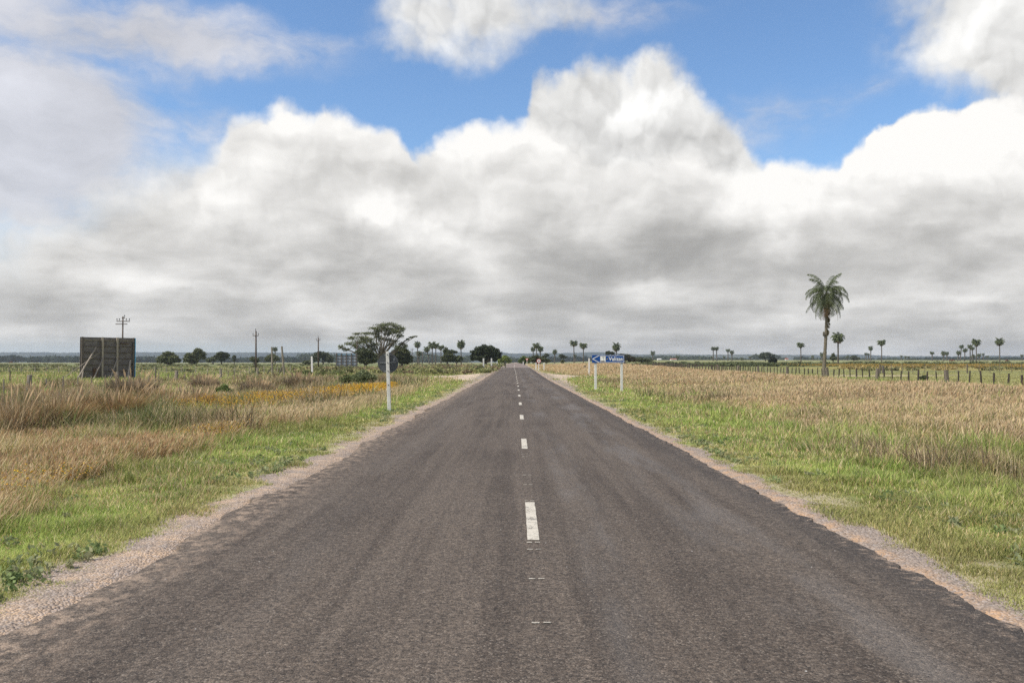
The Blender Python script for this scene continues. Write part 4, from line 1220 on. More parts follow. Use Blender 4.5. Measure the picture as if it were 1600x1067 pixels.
PALMS = [  # x, top y, base y, crown width (photo px), label
 (430, 542, 567, 8, 'lone palm rising behind the right bare timber post'),
 (652.5, 533, 569, 11, 'leftmost tall palm of the group left of the road'),
 (654.5, 547, 571, 10, 'short shaggy palm directly below the leftmost tall palm'),
 (667, 541, 566, 10, 'bent short palm with a heavy crown in the left group'),
 (675.5, 534, 566, 11, 'tall palm, left one of the touching pair in the left group'),
 (680.5, 534.5, 566, 11, 'tall palm, right one of the touching pair in the left group'),
 (689, 538, 565, 10, 'middle height palm left of the dark untidy tree'),
 (720.5, 532.5, 565, 12.5, 'lone tall palm between the left group and the broad dark tree'),
 (833, 542, 561, 8, 'thin pale palm at the left of the cluster by the road crest'),
 (838.5, 535, 561, 10.5, 'tallest palm of the cluster by the road crest'),
 (844, 540, 561, 10, 'right hand palm of the cluster by the road crest'),
 (866.5, 546.5, 563, 7.5, 'short single palm between the crest cluster and the tall pair'),
 (897, 531.5, 564, 11, 'taller palm of the pair left of the blue sign'),
 (898.5, 553.5, 565, 5.5, 'short palm at the foot of the taller palm of the pair'),
 (911.5, 534.5, 566, 11.5, 'right palm of the pair left of the blue sign'),
 (963.5, 536.5, 566, 12, 'palm rising behind the blue sign above its lettering'),
 (1020, 548.5, 563, 7, 'short lone palm first to the right of the blue sign'),
 (1059, 555, 565, 6, 'very short bushy palm in front of the far woodland'),
 (1112, 556.5, 563, 4, 'tiny palm left of the close far pair'),
 (1114.5, 541.5, 563, 7, 'left palm of the close far pair right of the blue sign'),
 (1120, 541.5, 566.5, 7, 'right palm of the close far pair right of the blue sign'),
 (1131.5, 556, 566, 4.5, 'small low palm between the far pair and the next two palms'),
 (1137.5, 544.5, 563.5, 6, 'slender palm second right after the far pair'),
 (1143.5, 547.5, 563.5, 7, 'stocky palm beside the slender one after the far pair'),
 (1159, 558, 564, 5, 'tiny dark palm halfway to the round dark bush'),
 (1172, 556, 562.5, 4.5, 'tiny palm on the skyline left of the pale spreading tree'),
 (1251.5, 533.5, 567.5, 11.5, 'slim tall palm left of the big nearest palm'),
 (1270, 555.5, 562.5, 4.5, 'tiny palm just right of the slim tall palm'),
 (1284, 551, 563, 6.5, 'small palm half hidden behind the big palm trunk'),
 (1309.5, 518.5, 571, 19.5, 'second largest palm, just right of the big one'),
 (1324, 555, 563, 5.5, 'tiny palm right of the second largest palm'),
 (1353, 551, 562.5, 4.5, 'leftmost of three far palms with a twin beside it'),
 (1357, 551.5, 562.5, 4.5, 'twin small palm under the taller far palm'),
 (1360.5, 540.5, 562.5, 7.5, 'taller of three far palms left of the sturdy single palm'),
 (1377.5, 529.5, 566.5, 12, 'sturdy single palm above the thick stump in the right field'),
 (1408.5, 555, 562.5, 4, 'tiny far palm first right of the sturdy single palm'),
 (1415, 556, 562.5, 4, 'tiny far palm, left one of a low twin pair'),
 (1419.5, 556, 563, 4, 'tiny far palm, right one of a low twin pair'),
 (1456.5, 548.5, 563, 6.5, 'single short palm above the thickest fence post'),
 (1474.5, 549, 562.5, 7, 'left palm of a short touching pair on the right'),
 (1479.5, 549.5, 562.5, 6, 'right palm of a short touching pair on the right'),
 (1498, 547.5, 562.5, 7.5, 'short leaning palm at the left of the far right grove'),
 (1502.5, 538, 562.5, 7, 'leaning palm behind the short leaning one in the right grove'),
 (1508, 544, 562.5, 7.5, 'middle palm of the far right grove'),
 (1516, 538, 562.5, 7.5, 'left palm of the touching pair in the right grove'),
 (1519.5, 541, 562.5, 7, 'right palm of the touching pair in the right grove'),
 (1525.5, 529, 564.5, 12, 'tallest palm of the far right grove'),
 (1520.5, 554, 562.5, 6, 'low palm at the left foot of the tallest grove palm'),
 (1530, 552, 562.5, 6, 'low palm at the right foot of the tallest grove palm'),
 (1536.5, 551.5, 562.5, 4.5, 'tiny slim palm right of the far right grove'),
 (1542.5, 555, 562, 4.5, 'tiny round palm between the grove and the last tall palm'),
 (1562, 528.5, 567.5, 12.5, 'last tall palm near the right edge of the photo'),
 (1597, 553.5, 562, 5, 'small round palm at the right edge of the photo'),
]
def far_palms():
    random.seed(21)
    for i, (px, yt, yb, cw, label) in enumerate(PALMS):
        Y = 3.5 * F / cw
        x, y, z = at_dist(px, Y)
        cr = cw * y / F / 3.5
        H = height_to(yt, y, z) - 1.35 * cr
        lean = {667: -.16, 1498: .14, 1502.5: .10, 1508: .08}.get(px, random.uniform(-.02, .02))
        r = ob('palm_tree', None, loc=(x + (-math.sin(lean) * H if abs(lean) > .05 else 0), y, z - .2), rot=(0, lean, 0), label=label, cat='palm tree', group='palms scattered over the far fields')
        t = ob('trunk', FAR_TRUNK, None, r); t.scale = (.23 * max(1, y / 400), .23 * max(1, y / 400), H + .3)
        c = ob('crown', FAR_CROWNS[i % 4], None, r, loc=(0, 0, H + .2), rot=(0, 0, random.uniform(0, 6.28)))
        c.scale = (cr * random.uniform(1.05, 1.3), cr * 1.15, cr * random.uniform(.85, 1.2))
far_palms()

# ------------------------------------------------------------------ fences
M_POST = mat_simple('old_fence_post', (.20, .17, .14), .9, scale=7, c2=(.09, .075, .06), streak=(3, 3, .3), bump=.01)
M_POSTD = mat_simple('dark_fence_post', (.075, .06, .05), .9, scale=7, c2=(.04, .033, .028), streak=(3, 3, .3))
def fence(label, posts, post_w, thick_every=None, wires=(0.25, .55, .85, 1.1), thick=None, mat=M_WOODD, wire_mat=M_WIRE, group=None):
    """posts: (x, y, height, width, lean)"""
    x0, y0 = posts[0][:2]; z0 = float(terrain(x0, y0))
    r = ob('wire_fence', None, loc=(x0, y0, z0), label=label, cat='fence', group=group)
    prev = []
    wb = MB()
    for i, (x, y, h, w, lean, mt) in enumerate(posts):
        z = float(terrain(x, y)) - z0
        b = MB()
        b.tube([(0, 0, -.25), (lean * h * .5 + random.uniform(-.01, .01), 0, h * .5), (lean * h, 0, h)], [w * .52, w * .5, w * .46], 7 if w > .12 else 5, .1)
        ob('post', b.mesh('post'), mt, r, loc=(x - x0, y - y0, z))
        cur = [Vector((x - x0 + lean * hh, y - y0, z + hh)) for hh in wires if hh < h + .02]
        if prev:
            rad = max(.0022, .00011 * y)
            for a, c in zip(prev, cur): wb.tube([a, (a + c) / 2 - Vector((0, 0, .012)), c], rad, 3)
        prev = cur
    ob('wire', wb.mesh('wire'), wire_mat, r)
    return r

def right_fence():
    random.seed(31)
    P = []; y = 47.0; i = 0
    thicks = (65.5, 79.8, 94, 110, 126, 141, 158)
    while y < 250 and len(P) < 96:
        x = float(fence_x(y)) + random.uniform(-.03, .03)
        th = any(abs(y - t) < .91 for t in thicks)
        P.append((x, y, 1.25 if th else random.uniform(1.08, 1.24), .34 if th else .125 * random.uniform(.8, 1.2) * max(1, y / 110), random.uniform(-.09, .09), M_POST if th else M_POSTD))
        y += 1.8 if y < 165 else 3.0
        i += 1
    fence('long fence of thin dark posts with a few thick ones along the right straw field', P, .08, wires=(.3, .6, .9))
right_fence()
P = []
random.seed(32)
for i, px in enumerate(np.arange(1376, 1640, 17.0)):
    x, y, z = at_dist(px + random.uniform(-1, 1), 141)
    P.append((x, y, 1.45, .22 if i in (0, 8) else .08, random.uniform(-.03, .03), M_WOODD))
fence('second fence running across the right pasture in front of the ochre scrub', P, .08, wires=(.4, .8, 1.2))
P = []
for i, px in enumerate(list(np.arange(988, 1108, 11.0))):
    x, y, z = at_dist(px, 205 + i * .8)
    P.append((x, y, 1.2, .22 if i % 4 == 3 else .13, random.uniform(-.06, .06), M_WOODD))
fence('far fence of small dark posts right of the blue sign', P, .1, wires=(.4, .8))
# left roadside fence: thick old posts with thin droppers between
P = []; random.seed(33)
key = [(-23.5, 30), (-24.9, 45.8), (-25.8, 58), (-26.5, 70), (-27.6, 84), (-28.5, 99)]
for k in range(len(key) - 1):
    (xa, ya), (xb, yb) = key[k], key[k + 1]
    P.append((xa, ya, 1.2, .27, random.uniform(-.02, .05), M_WOOD))
    nd = 6
    for j in range(1, nd):
        t = j / nd
        P.append((xa + (xb - xa) * t, ya + (yb - ya) * t, random.uniform(.9, 1.1), .075, random.uniform(-.05, .05), M_WOOD if j % 3 else M_WOODP))
P.append((key[-1][0], key[-1][1], 1.2, .27, 0, M_WOOD))
fence('roadside fence with thick weathered posts behind the brown tussocks on the left', P, .08)
P = []
for i, px in enumerate(np.arange(-10, 470, 21.0)):
    x, y, z = at_dist(px + random.uniform(-3, 3), 131)
    P.append((x, y, random.uniform(.9, 1.15), .13, random.uniform(-.05, .05), M_WOODP))
fence('pale thin fence beyond the side track in the left field', P, .1, wires=(.4, .8))

# single field posts
def lone_post(px, ytop, ybase, wpx, label, mat=M_WOODD, Y=None, lean=0):
    x, y, z = ground_hit(px, ybase) if Y is None else at_dist(px, Y)
    h = height_to(ytop, y, z); w = wpx * y / F
    b = MB(); b.tube([(0, 0, -.3), (lean * h * .5, 0, h * .5), (lean * h, 0, h * .97), (lean * h, 0, h)], [w * .52, w * .5, w * .47, w * .38], 9, .06)
    ob('wooden_post', b.mesh('wooden_post'), mat, loc=(x, y, z), label=label, cat='post')
lone_post(1380, 571, 583, 3.6, 'thick dark stump below the sturdy single palm', lean=-.03)
lone_post(243, 576.5, 608, 1.8, 'thin dark rod standing right of the billboard')
lone_post(15.5, 579, 604, 1.8, 'thin dark rod at the far left edge')
lone_post(1230, 575, 588, 4, 'thick dark post left of the big palm, apart from the fence line', mat=M_WOOD)

# ------------------------------------------------------------------ white posts
def white_post(px, ytop, ybase, wpx, label, Y=None, lean=0, bolts=0, group=None, px_top=None):
    x, y, z = ground_hit(px, ybase) if Y is None else at_dist(px, Y)
    h = height_to(ytop, y, z); w = max(wpx * y / F, .08)
    r = ob('white_post', None, loc=(x, y, z), rot=(0, lean, 0), label=label, cat='post', group=group)
    b = MB(); b.box((0, 0, h / 2 - .2), (w, w * .8, h + .4)); b.box((0, 0, h + .01), (w * .86, w * .66, .02))
    ob('shaft', b.mesh('shaft', bevel=min(.008, w * .08)), M_CONC, r)
    c = MB(); c.box((0, 0, .03), (w * 1.25, w * 1.05, .06))
    ob('footing', c.mesh('footing'), M_CONC, r)
    return r, h, w, y
white_post(488, 557, 579, 2.6, 'slim white post among olive bushes left of the hoarding', lean=-.03, Y=118)
white_post(755.5, 560, 579, 2.3, 'left one of two white marker posts left of the road', Y=150)
white_post(768, 560, 577.5, 2.1, 'right one of two white marker posts left of the road', Y=158)
white_post(837.5, 566.5, 576, 1.8, 'short white post left of the round speed sign', Y=165)
white_post(850, 567, 577.5, 1.8, 'short white post right of the round speed sign', Y=160)
white_post(920.5, 560, 584, 2.2, 'tall slim white post just left of the blue sign', Y=122)
white_post(777, 565.2, 568, 1.2, 'tiny white post by the left crest bush', Y=290)
white_post(817.5, 564.6, 568, 1.4, 'tiny white post by the right crest bush', Y=290)

def disc_mesh(r, t, n=40, y=0.0, z=0.0, flat=None):
    b = MB(); pts = [(math.cos(2 * math.pi * k / n) * r, z + math.sin(2 * math.pi * k / n) * r) for k in range(n)]
    b.prism(pts, y - t / 2, y + t / 2); return b
def ring_mesh(r0, r1, y, z, t=.004, n=40):
    b = MB()
    for yy in (0,):
        for k in range(n):
            a0 = 2 * math.pi * k / n; a1 = 2 * math.pi * (k + 1) / n
            q = [(math.cos(a0) * r0, z + math.sin(a0) * r0), (math.cos(a0) * r1, z + math.sin(a0) * r1), (math.cos(a1) * r1, z + math.sin(a1) * r1), (math.cos(a1) * r0, z + math.sin(a1) * r0)]
            b.prism(q, y - t / 2, y + t / 2)
    return b
def text_mesh(body, size, name='lettering', bold=0.0):
    cu = bpy.data.curves.new(name, 'FONT'); cu.body = body; cu.size = size; cu.extrude = .003; cu.offset = bold
    cu.align_x = 'LEFT'; cu.align_y = 'BOTTOM_BASELINE'; cu.resolution_u = 4
    o = bpy.data.objects.new(name, cu); COL.objects.link(o)
    bpy.context.view_layer.update()
    me = bpy.data.meshes.new_from_object(o.evaluated_get(bpy.context.evaluated_depsgraph_get()))
    bpy.data.objects.remove(o, do_unlink=True)
    me.name = name
    return me
def bounds(me):
    a = np.empty(len(me.vertices) * 3); me.vertices.foreach_get('co', a); a = a.reshape(-1, 3); return a.min(0), a.max(0)

# round sign seen from behind
def back_sign():
    r, h, w, y = None, None, None, None
    x, y, z = ground_hit(608.3, 642)
    h = height_to(549, y, z); s = y / F
    r = ob('round_sign', None, loc=(x, y, z), rot=(R(.5), R(-1.9), R(2)), label='round road sign seen from behind, dark grey disc on a white concrete post, left verge', cat='road sign')
    w0 = 3.6 * 2 * s * .62
    b = MB()
    # slightly tapering concrete post
    wt, wb_ = .112, .128
    for (za, zb, wa, wb2) in ((-.4, h, wb_, wt),):
        vs = [(sx * wa / 2, sy * wa * .38, za) for sy in (-1, 1) for sx in (-1, 1)] + [(sx * wb2 / 2, sy * wb2 * .38, zb) for sy in (-1, 1) for sx in (-1, 1)]
        b.add(vs, [(0, 1, 3, 2), (4, 6, 7, 5), (0, 4, 5, 1), (2, 3, 7, 6), (0, 2, 6, 4), (1, 5, 7, 3)])
    ob('post', b.mesh('post', bevel=.01), M_CONC, r)
    cz = height_to(567.3, y, z)
    ob('disc', disc_mesh(16.0 * s, .012, 48, .085, cz).mesh('disc'), M_STEELD, r, loc=(0, 0, 0))
    for k, (zz, wd) in enumerate(((cz + .02, .58), (cz - .30, .26), (cz + .28, .26))):
        q = MB(); q.box((0, .068, zz), (wd, .022, .03)); ob('bracket', q.mesh('bracket', bevel=.003), M_GALV, r)
    for py in (554, 566.5, 579.5, 601.5):
        zz = height_to(py, y, z)
        q = MB(); q.tube([(0, -.058, zz), (0, -.048, zz)], .018, 10); ob('painted_hole', q.mesh('painted_hole'), M_HOLE, r)  # dark stubs on the post face, painting the shade of its open holes
    q = MB(); q.box((.22, .076, cz + .12), (.055, .004, .10)); ob('sticker', q.mesh('sticker'), M_GALV, r)
back_sign()

# blue direction sign
def blue_sign():
    Y = 55.0; s = Y / F
    xl = ray(925.0, 566)[0] * Y; xr = ray(975.6, 566)[0] * Y
    W = xr - xl; cx = (xl + xr) / 2
    z0 = float(terrain(cx, Y))
    zt = height_to(554.7, Y, z0); zb = height_to(567.0, Y, z0); H = zt - zb; zc = (zt + zb) / 2
    r = ob('direction_sign', None, loc=(cx, Y, z0), label='blue direction sign with white arrow reading Valizas on two white posts, right verge', cat='road sign')
    b = MB(); b.box((0, 0, zc), (W, .03, H)); ob('panel', b.mesh('panel', bevel=.005), M_BLUE, r)
    for px, py in ((930.7, 608.6), (971.5, 613.8)):
        X = ray(px, 566)[0] * Y; gz = float(terrain(X, Y)) - z0
        q = MB(); q.box((X - cx, .065, (zt - .04 + gz - .3) / 2), (.145, .09, zt - .04 - gz + .3)); ob('post', q.mesh('post', bevel=.01), M_CONC, r)
    yf = -.0185
    # white border with the arrow head
    e = .028; L = -W / 2; Rr = W / 2; T = zc + H / 2; B = zc - H / 2
    def stroke(pts, wd):
        m = MB()
        for (a, c) in zip(pts[:-1], pts[1:]):
            a = Vector((a[0], 0, a[1])); c = Vector((c[0], 0, c[1])); d = (c - a).normalized(); n = Vector((-d.z, 0, d.x)) * wd / 2
            a = a - d * wd * .3; c = c + d * wd * .3
            m.prism([((a + n).x, (a + n).z), ((c + n).x, (c + n).z), ((c - n).x, (c - n).z), ((a - n).x, (a - n).z)], yf - .003 + random.uniform(-.0006, .0006), yf)
        return m
    m = stroke([(L + .42, B + .035), (L + .035, zc), (L + .42, T - .035)], .036)
    ob('arrow', m.mesh('arrow'), M_SIGNW, r)
    m = stroke([(L + .44, B + .035), (Rr - .04, B + .035), (Rr - .04, T - .035), (L + .44, T - .035)], .020)
    ob('border', m.mesh('border'), M_SIGNW, r)
    # pictogram: white square with a palm-thatched beach shelter over a dark strip
    px0 = L + W * .255; px1 = L + W * .418; pz0 = B + .07; pz1 = T - .075
    q = MB(); q.box(((px0 + px1) / 2, yf - .001, (pz0 + pz1) / 2), (px1 - px0, .006, pz1 - pz0)); pic = ob('pictogram', q.mesh('pictogram'), M_SIGNW, r)
    q = MB(); q.box(((px0 + px1) / 2 - .02, yf - .006, pz0 + .035), ((px1 - px0) * .8, .004, .05)); ob('ground_strip', q.mesh('ground_strip'), M_BROWN, pic)
    q = MB(); xc = (px0 + px1) / 2 + .03
    q.prism([(xc - .09, pz1 - .085), (xc - .05, pz1 - .045), (xc + .03, pz1 - .035), (xc + .09, pz1 - .075), (xc + .04, pz1 - .07), (xc, pz1 - .075)], yf - .009, yf - .004)
    q.prism([(xc + .0, pz1 - .075), (xc + .010, pz1 - .075), (xc + .014, pz0 + .06), (xc + .004, pz0 + .06)], yf - .009, yf - .0045)
    ob('palm_symbol', q.mesh('palm_symbol'), mat_simple('grey_print', (.18, .17, .14), .5), pic)
    q = MB(); q.prism([(L + W * .47 + math.cos(t * math.pi / 3) * .035, zc + math.sin(t * math.pi / 3) * .035) for t in range(6)], yf - .005, yf)
    ob('emblem', q.mesh('emblem'), M_GOLD, r)
    me = text_mesh('Valizas', .3, bold=.004)
    lo, hi = bounds(me)
    tw = W * .435; th = .235
    lt = ob('lettering', me, M_SIGNW, r, loc=(L + W * .515, yf - .004, zc - th * .42), rot=(math.pi / 2, 0, 0))
    lt.scale = (tw / (hi[0] - lo[0]), th / (hi[1] - lo[1]), 1)
blue_sign()

def speed_sign():
    Y = 152.0; s = Y / F
    x, y, z = at_dist(841.8, Y)
    h = height_to(560.8, Y, z); cz = height_to(563.9, Y, z); rd = 3.25 * s
    r = ob('speed_sign', None, loc=(x, y, z), label='round red ringed speed limit sign reading 45 on a white post, right of the road', cat='road sign')
    b = MB(); b.box((0, .04, h / 2 - .2), (.17, .09, h + .2)); ob('post', b.mesh('post', bevel=.01), M_CONC, r)
    ob('disc', disc_mesh(rd, .02, 40, -.02, cz).mesh('disc'), M_SIGNW, r)
    ob('red_ring', ring_mesh(rd * .80, rd, -.033, cz).mesh('red_ring'), M_RED, r)
    me = text_mesh('45', rd * 1.0, bold=.008); lo, hi = bounds(me)
    ob('numerals', me, M_BLACK, r, loc=(-(hi[0] + lo[0]) / 2, -.034, cz - (hi[1] - lo[1]) / 2), rot=(math.pi / 2, 0, 0))
speed_sign()
def yield_sign():
    Y = 262.0; s = Y / F
    x, y, z = at_dist(823.4, Y)
    cz = height_to(561.6, Y, z)
    r = ob('warning_sign', None, loc=(x, y, z), label='small far red and white sign on a white post by the right crest bush', cat='road sign')
    b = MB(); b.box((0, .05, cz / 2 - .2), (.16, .1, cz + .2)); ob('post', b.mesh('post'), M_CONC, r)
    def tri(k, y0, y1, name, mt):
        q = MB(); q.prism([(-.45 * k, cz + .30 * k), (.45 * k, cz + .30 * k), (0, cz - .46 * k)], y0, y1); ob(name, q.mesh(name), mt, r)
    tri(1, -.03, -.01, 'plate', M_RED); tri(.58, -.036, -.032, 'white_centre', M_SIGNW)
yield_sign()

# ------------------------------------------------------------------ billboards
def billboard():
    mp = mat_simple('grey_brown_boards', (.195, .175, .165), .9, scale=2.2, c2=(.115, .10, .096), streak=(1, 1, 2.5))
    mu = mat_simple('weathered_upright', (.42, .36, .29), .85, scale=6, c2=(.26, .22, .18), streak=(3, 3, .3))
    s0 = 84.0 / F
    r0 = at_dist(125.5, 82.5); r1 = at_dist(211, 86.5)
    a = Vector((r0[0], r0[1], 0)); c = Vector((r1[0], r1[1], 0))
    W = (c - a).length; ang = math.atan2(c.y - a.y, c.x - a.x)
    mid = (a + c) / 2; z = float(terrain(mid.x, mid.y))
    zb = height_to(590.3, 84.5, z); zt = height_to(527.3, 84.5, z); H = zt - zb
    r = ob('billboard', None, loc=(mid.x, mid.y, z), rot=(0, 0, ang), label='large billboard seen from behind, dark boards propped by slanting timbers, left field', cat='billboard')
    b = MB(); b.box((0, .10, (zb + zt) / 2), (W, .05, H)); ob('back_panel', b.mesh('back_panel'), mp, r)
    b = MB(); b.box((0, .145, (zb + zt) / 2), (W - .04, .035, H - .04)); b.box((W / 2 + .035, .10, (zb + zt) / 2), (.065, .14, H - .02)); ob('front_board', b.mesh('front_board'), M_CYAN, r)
    for k in range(7):
        zz = zb + H * (k + .15) / 6.6
        b = MB(); b.box((0, .045, zz), (W - .1, .05, .075)); ob('batten', b.mesh('batten', bevel=.005), M_WOODD if k < 6 else M_WOOD, r)
    for (t, mt, w) in ((.03, M_WOODD, .16), (.39, mu, .17), (.66, mu, .17), (.965, M_WOODD, .14)):
        X = -W / 2 + W * t
        b = MB(); b.box((X, -.04, (zt + .02 - .3) / 2), (w, .12, zt + .02 + .3)); ob('upright', b.mesh('upright', bevel=.01), mt, r)
    # slanting props on the near side
    props = [((.27, .76), (-.26, -.15, -1.9), M_WOOD, .11), ((.34, .64), (-.60, -.1, -2.0), M_WOOD, .05), ((.40, .50), (.02, -.1, -2.0), M_WOOD, .09), ((.66, .48), (.34, -.1, -1.8), M_WOOD, .09),
             ((.90, .44), (.70, -.1, -1.6), M_WOODP, .13), ((.05, .30), (-.1, -.1, -1.4), M_WOOD, .09)]
    for (t, hz), (t2, zz, yy), mt, w in props:
        b = MB(); b.bar((-W / 2 + W * t, -.12, zb + H * hz), (-W / 2 + W * t2, yy, -.15), w, w * .8); ob('prop', b.mesh('prop'), mt, r)
    for (t, hz, ww, hh) in ((.33, .87, .06, .5), (.27, .12, .5, .9), (.36, .15, .10, .8), (.80, .86, .8, .10)):
        b = MB(); b.box((-W / 2 + W * t, .00, zb + H * hz), (ww, .035, hh)); ob('loose_board', b.mesh('loose_board'), M_WOODD if ww < .2 else M_BROWN, r)
billboard()

def hoarding():
    Y = 200.0; s = Y / F
    x, y, z = at_dist(541.5, Y); W = 33 * s; zb = height_to(572, Y, z); zt = height_to(553, Y, z); H = zt - zb
    r = ob('hoarding', None, loc=(x, y, z), rot=(0, 0, R(3)), label='pale blue white hoarding with five dark uprights in front of the spreading tree', cat='billboard')
    m = mat_simple('pale_blue_sheet', (.34, .37, .41), .6, scale=1.5, c2=(.24, .26, .30))
    b = MB(); b.box((0, .08, (zb + zt) / 2), (W, .05, H)); ob('panel', b.mesh('panel'), m, r)
    b = MB(); b.box((-.1, .04, zt - .12), (W * .8, .02, .22)); ob('blue_strip', b.mesh('blue_strip'), mat_simple('faded_blue', (.16, .30, .40), .6), r)
    for k in range(5):
        X = -W / 2 + .12 + (W - .3) * k / 4
        b = MB(); b.box((X, -.05, (zt + .2) / 2 - .15), (.19, .12, zt + .5)); ob('upright', b.mesh('upright'), M_WOODD, r)
    for k in range(4):
        b = MB(); b.box((0, .02, zb + H * (k + .4) / 4), (W, .05, .10)); ob('rail', b.mesh('rail'), M_WOODD, r)
hoarding()

def prop_post(px_t, px_b, ytop, ybase, Y, label, brace):
    x, y, z = at_dist(px_b, Y); s = Y / F
    h = height_to(ytop, Y, z); dx = (px_t - px_b) * s
    r = ob('timber_post', None, loc=(x, y, z), label=label, cat='post')
    b = MB(); b.tube([(0, 0, -.3), (dx * .5, 0, h * .5), (dx, 0, h)], [.12, .115, .10], 8, .06); ob('shaft', b.mesh('shaft'), M_WOOD, r)
    b = MB(); (bx, bz), (ex, ez) = brace
    b.bar((bx * s + dx * .4, .0, bz * s), (ex * s, -.3, ez * s), .12, .10); ob('brace', b.mesh('brace'), M_WOODD, r)
prop_post(424.5, 426, 542, 582, 105, 'left bare timber post with one slanting brace', ((0, 17), (-12, 0)))
prop_post(440, 445, 541, 587, 100, 'right bare timber post leaning left with scraps nailed on', ((-1, 20), (-10, 3)))

# ------------------------------------------------------------------ utility poles
def pole(px, ytop, Y, label, arms, wpx):
    x, y, z = at_dist(px, Y); s = Y / F; h = height_to(ytop, Y, z); w = wpx * s
    r = ob('utility_pole', None, loc=(x, y, z), rot=(0, random.uniform(-.01, .01), 0), label=label, cat='utility pole', group='utility poles in the left field')
    b = MB(); b.tube([(0, 0, -.4), (0, 0, h * .5), (0, 0, h)], [w * .58, w * .5, w * .40], 9); ob('shaft', b.mesh('shaft', smooth=True), M_POLE, r)
    for (dz, hl, off, pins) in arms:
        b = MB(); b.box((off, -w * .6, h - dz), (hl * 2, .10, max(.11, .8 * s * .6))); a = ob('crossarm', b.mesh('crossarm'), M_POLE, r)
        for p in pins:
            q = MB(); q.tube([(p, -w * .6, h - dz + .05), (p, -w * .6, h - dz + .22), (p, -w * .6, h - dz + .25), (p, -w * .6, h - dz + .42)], [.03, .03, .075, .055], 8)
            ob('insulator', q.mesh('insulator'), M_STEELD, a)
pole(191, 494, 130, 'utility pole with two crossarms rising behind the billboard', [(.75, .95, .1, (-.8, -.45, .55, 1.0)), (1.15, .85, -.15, ()), (.25, .22, .12, (.3,))], 2.4)
pole(400, 517, 150, 'tallest utility pole with one small crossarm left of the bare timber posts', [(.8, .5, 0, (-.45, .45)), (.05, .06, 0, (0,))], 2.6)
pole(497.5, 527.5, 190, 'second utility pole with one small crossarm by the slim white post', [(.6, .45, 0, (-.4, .4)), (.03, .06, 0, (0,))], 2.1)
pole(557.7, 532.5, 225, 'pale utility pole standing at the right end of the hoarding', [(.5, .4, 0, (-.35, .35))], 1.6)
pole(624.7, 541, 260, 'thin utility pole right of the round sign', [(.5, .5, 0, (-.4, .4))], 1.1)
pole(644, 544, 330, 'small utility pole left of the leftmost tall palm', [(.5, .6, 0, (-.5, .5))], 1.1)
pole(660.3, 549, 420, 'tiny utility pole between two palms of the left group', [(.5, .6, 0, (-.5, .5))], .9)

# ------------------------------------------------------------------ small things
def stone():
    x, y, z = ground_hit(1534, 752)
    bm = bmesh.new(); bmesh.ops.create_icosphere(bm, subdivisions=3, radius=1)
    random.seed(3)
    for v in bm.verts:
        n = v.co.normalized(); k = 1 + .22 * math.sin(n.x * 5 + n.y * 3) + .14 * math.sin(n.z * 9 + n.x * 7)
        v.co = Vector((n.x * .17 * k, n.y * .11 * k, n.z * .085 * k))
    me = bpy.data.meshes.new('stone'); bm.to_mesh(me); bm.free()
    r = ob('stone', me, M_STONE, loc=(x, y, z + .13), rot=(0, R(-24), R(12)), label='brown broken slab lying in the green grass on the right', cat='stone')
    bm = bmesh.new(); bmesh.ops.create_icosphere(bm, subdivisions=2, radius=1)
    for v in bm.verts:
        n = v.co.normalized(); k = 1 + .25 * math.sin(n.x * 6 + n.y * 4)
        v.co = Vector((n.x * .10 * k, n.y * .07 * k, n.z * .03 * k))
    me = bpy.data.meshes.new('stone'); bm.to_mesh(me); bm.free()
    ob('stone', me, M_CONC, loc=(x - .22, y - .05, z + .08), rot=(0, R(-12), 0), label='flat white chip beside the brown slab', cat='stone')
stone()

def house(px, wpx, Y, ytop, roof, label):
    x, y, z = at_dist(px, Y); s = Y / F; W = wpx * s; H = max(2.4, height_to(ytop, Y, z)); D = W * .6; e = H * .62
    r = ob('house', None, loc=(x, y, z), rot=(0, 0, .15), label=label, cat='house')
    b = MB(); b.box((0, 0, e / 2 - .2), (W, D, e + .4)); ob('wall', b.mesh('wall'), M_WALLW, r)
    b = MB(); o = .25
    b.add([(-W / 2 - o, -D / 2 - o, e), (W / 2 + o, -D / 2 - o, e), (W / 2 + o, D / 2 + o, e), (-W / 2 - o, D / 2 + o, e), (-W / 2 - o, 0, H), (W / 2 + o, 0, H)],
          [(0, 1, 5, 4), (3, 4, 5, 2), (0, 4, 3), (1, 2, 5), (0, 3, 2, 1)])
    ob('roof', b.mesh('roof'), roof, r)
    for k in (-.3, .3):
        b = MB(); b.box((W * k, -D / 2 - .02, e * .55), (W * .12, .05, e * .35)); ob('window', b.mesh('window'), M_GLASS, r)
    b = MB(); b.box((0, -D / 2 - .02, e * .38), (W * .1, .05, e * .72)); ob('door', b.mesh('door'), M_WOODD, r)
house(1030, 6, 1150, 560.8, M_WALLW, 'tiny white house below the first lone palm right of the sign')
house(1052, 9, 1200, 561.0, M_ROOFR, 'tiny pink roofed house left of the very short bushy palm')
house(1229, 4.5, 1000, 560.4, M_ROOFR, 'tiny red roofed house right of the round dark bush')

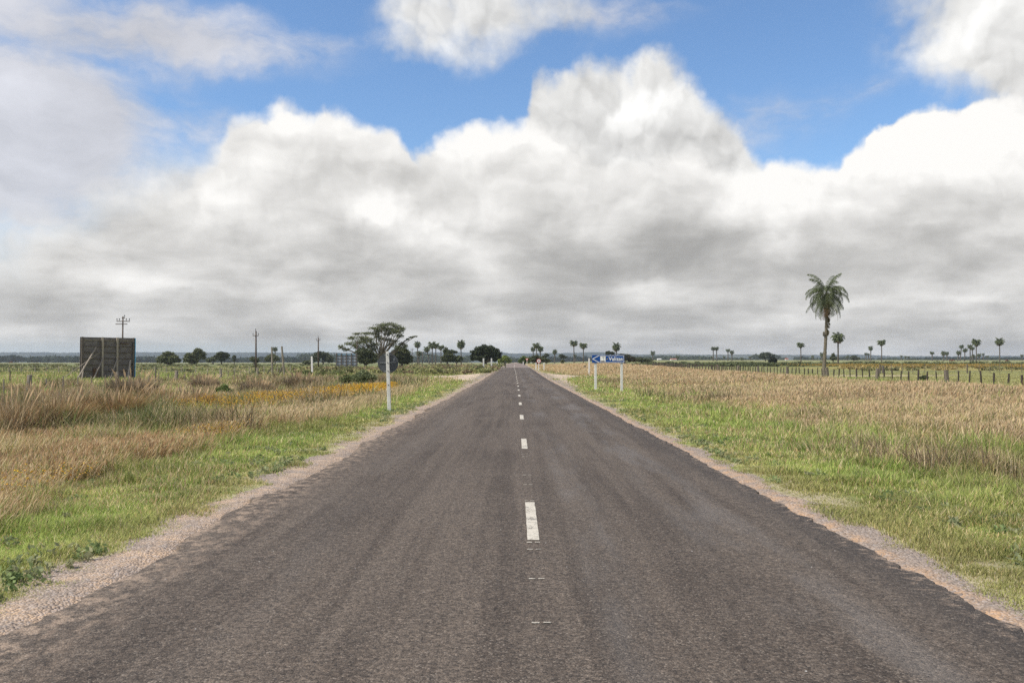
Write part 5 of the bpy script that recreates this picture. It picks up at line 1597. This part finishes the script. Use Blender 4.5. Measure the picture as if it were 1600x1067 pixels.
def cow_mesh():
    """one continuous grazing body grown from a skeleton"""
    J = [(.0, 0, 1.05), (.45, 0, 1.08), (-.45, 0, 1.08), (-.72, 0, 1.10), (.72, 0, 1.12), (1.0, 0, .95), (1.18, 0, .62), (1.32, 0, .32), (-.80, 0, .75), (-.82, 0, .5)]
    E = [(0, 1), (0, 2), (2, 3), (1, 4), (4, 5), (5, 6), (6, 7), (3, 8), (8, 9)]
    rad = [.34, .33, .34, .24, .26, .17, .13, .075, .03, .03]
    for sx, par, kn in ((.55, 1, -.02), (-.62, 3, .07)):
        for sy in (-.17, .17):
            k = len(J); J += [(sx, sy, .85), (sx + kn, sy, .48), (sx - kn, sy, .22), (sx, sy, .0)]
            E += [(par, k), (k, k + 1), (k + 1, k + 2), (k + 2, k + 3)]; rad += [.16, .085, .06, .065]
    me = bpy.data.meshes.new('cow'); me.from_pydata(J, E, []); me.update()
    o = bpy.data.objects.new('cow', me); COL.objects.link(o)
    o.modifiers.new('s', 'SKIN'); o.modifiers.new('u', 'SUBSURF').levels = 1
    sk = me.skin_vertices[0].data
    for i, q in enumerate(rad): sk[i].radius = (q, q)
    sk[0].use_root = True
    bpy.context.view_layer.update()
    m2 = bpy.data.meshes.new_from_object(o.evaluated_get(bpy.context.evaluated_depsgraph_get()))
    bpy.data.objects.remove(o, do_unlink=True)
    return m2
CM_ = cow_mesh(); CM_.name = 'cow'
for px, Y, rz, label in ((1485, 520, 0, 'tiny brown cow, left one of two grazing beneath the right grove'), (1489.5, 500, 2.6, 'tiny brown cow, right one of two grazing beneath the right grove'),
                         (1573, 460, .4, 'dark red cow grazing right of the last tall palm'), (17, 560, .3, 'tiny brown cow at the far left edge of the field')):
    x, y, z = at_dist(px, Y)
    c = ob('cow', CM_ if not CM_.users else CM_.copy(), M_COW, loc=(x, y, z), rot=(0, 0, rz), label=label, cat='cow', group='cattle grazing far off')

# ------------------------------------------------------------------ haze
def haze():
    b = MB(); b.box((0, 2200, 34), (9400, 8400, 100))
    m = bpy.data.materials.new('haze'); m.use_nodes = True; t = m.node_tree; t.nodes.clear()
    o = t.nodes.new('ShaderNodeOutputMaterial'); v = t.nodes.new('ShaderNodeVolumePrincipled')
    v.inputs['Density'].default_value = 1.0e-4; v.inputs['Color'].default_value = (.86, .93, 1.0, 1); v.inputs['Anisotropy'].default_value = .1
    t.links.new(v.outputs[0], o.inputs['Volume'])
    ob('haze', b.mesh('haze'), m, kind='stuff', label='thin pale blue air haze over the whole plain', cat='haze')
haze()
sc.cycles.max_bounces = 6; sc.cycles.diffuse_bounces = 2; sc.cycles.transmission_bounces = 3; sc.cycles.volume_bounces = 0
sc.cycles.transparent_max_bounces = 8
sc.cycles.use_adaptive_sampling = True; sc.cycles.adaptive_threshold = 0.02
sc.cycles.use_denoising = False
print('KB', os.path.getsize(__file__) / 1024 if '__file__' in globals() else '')
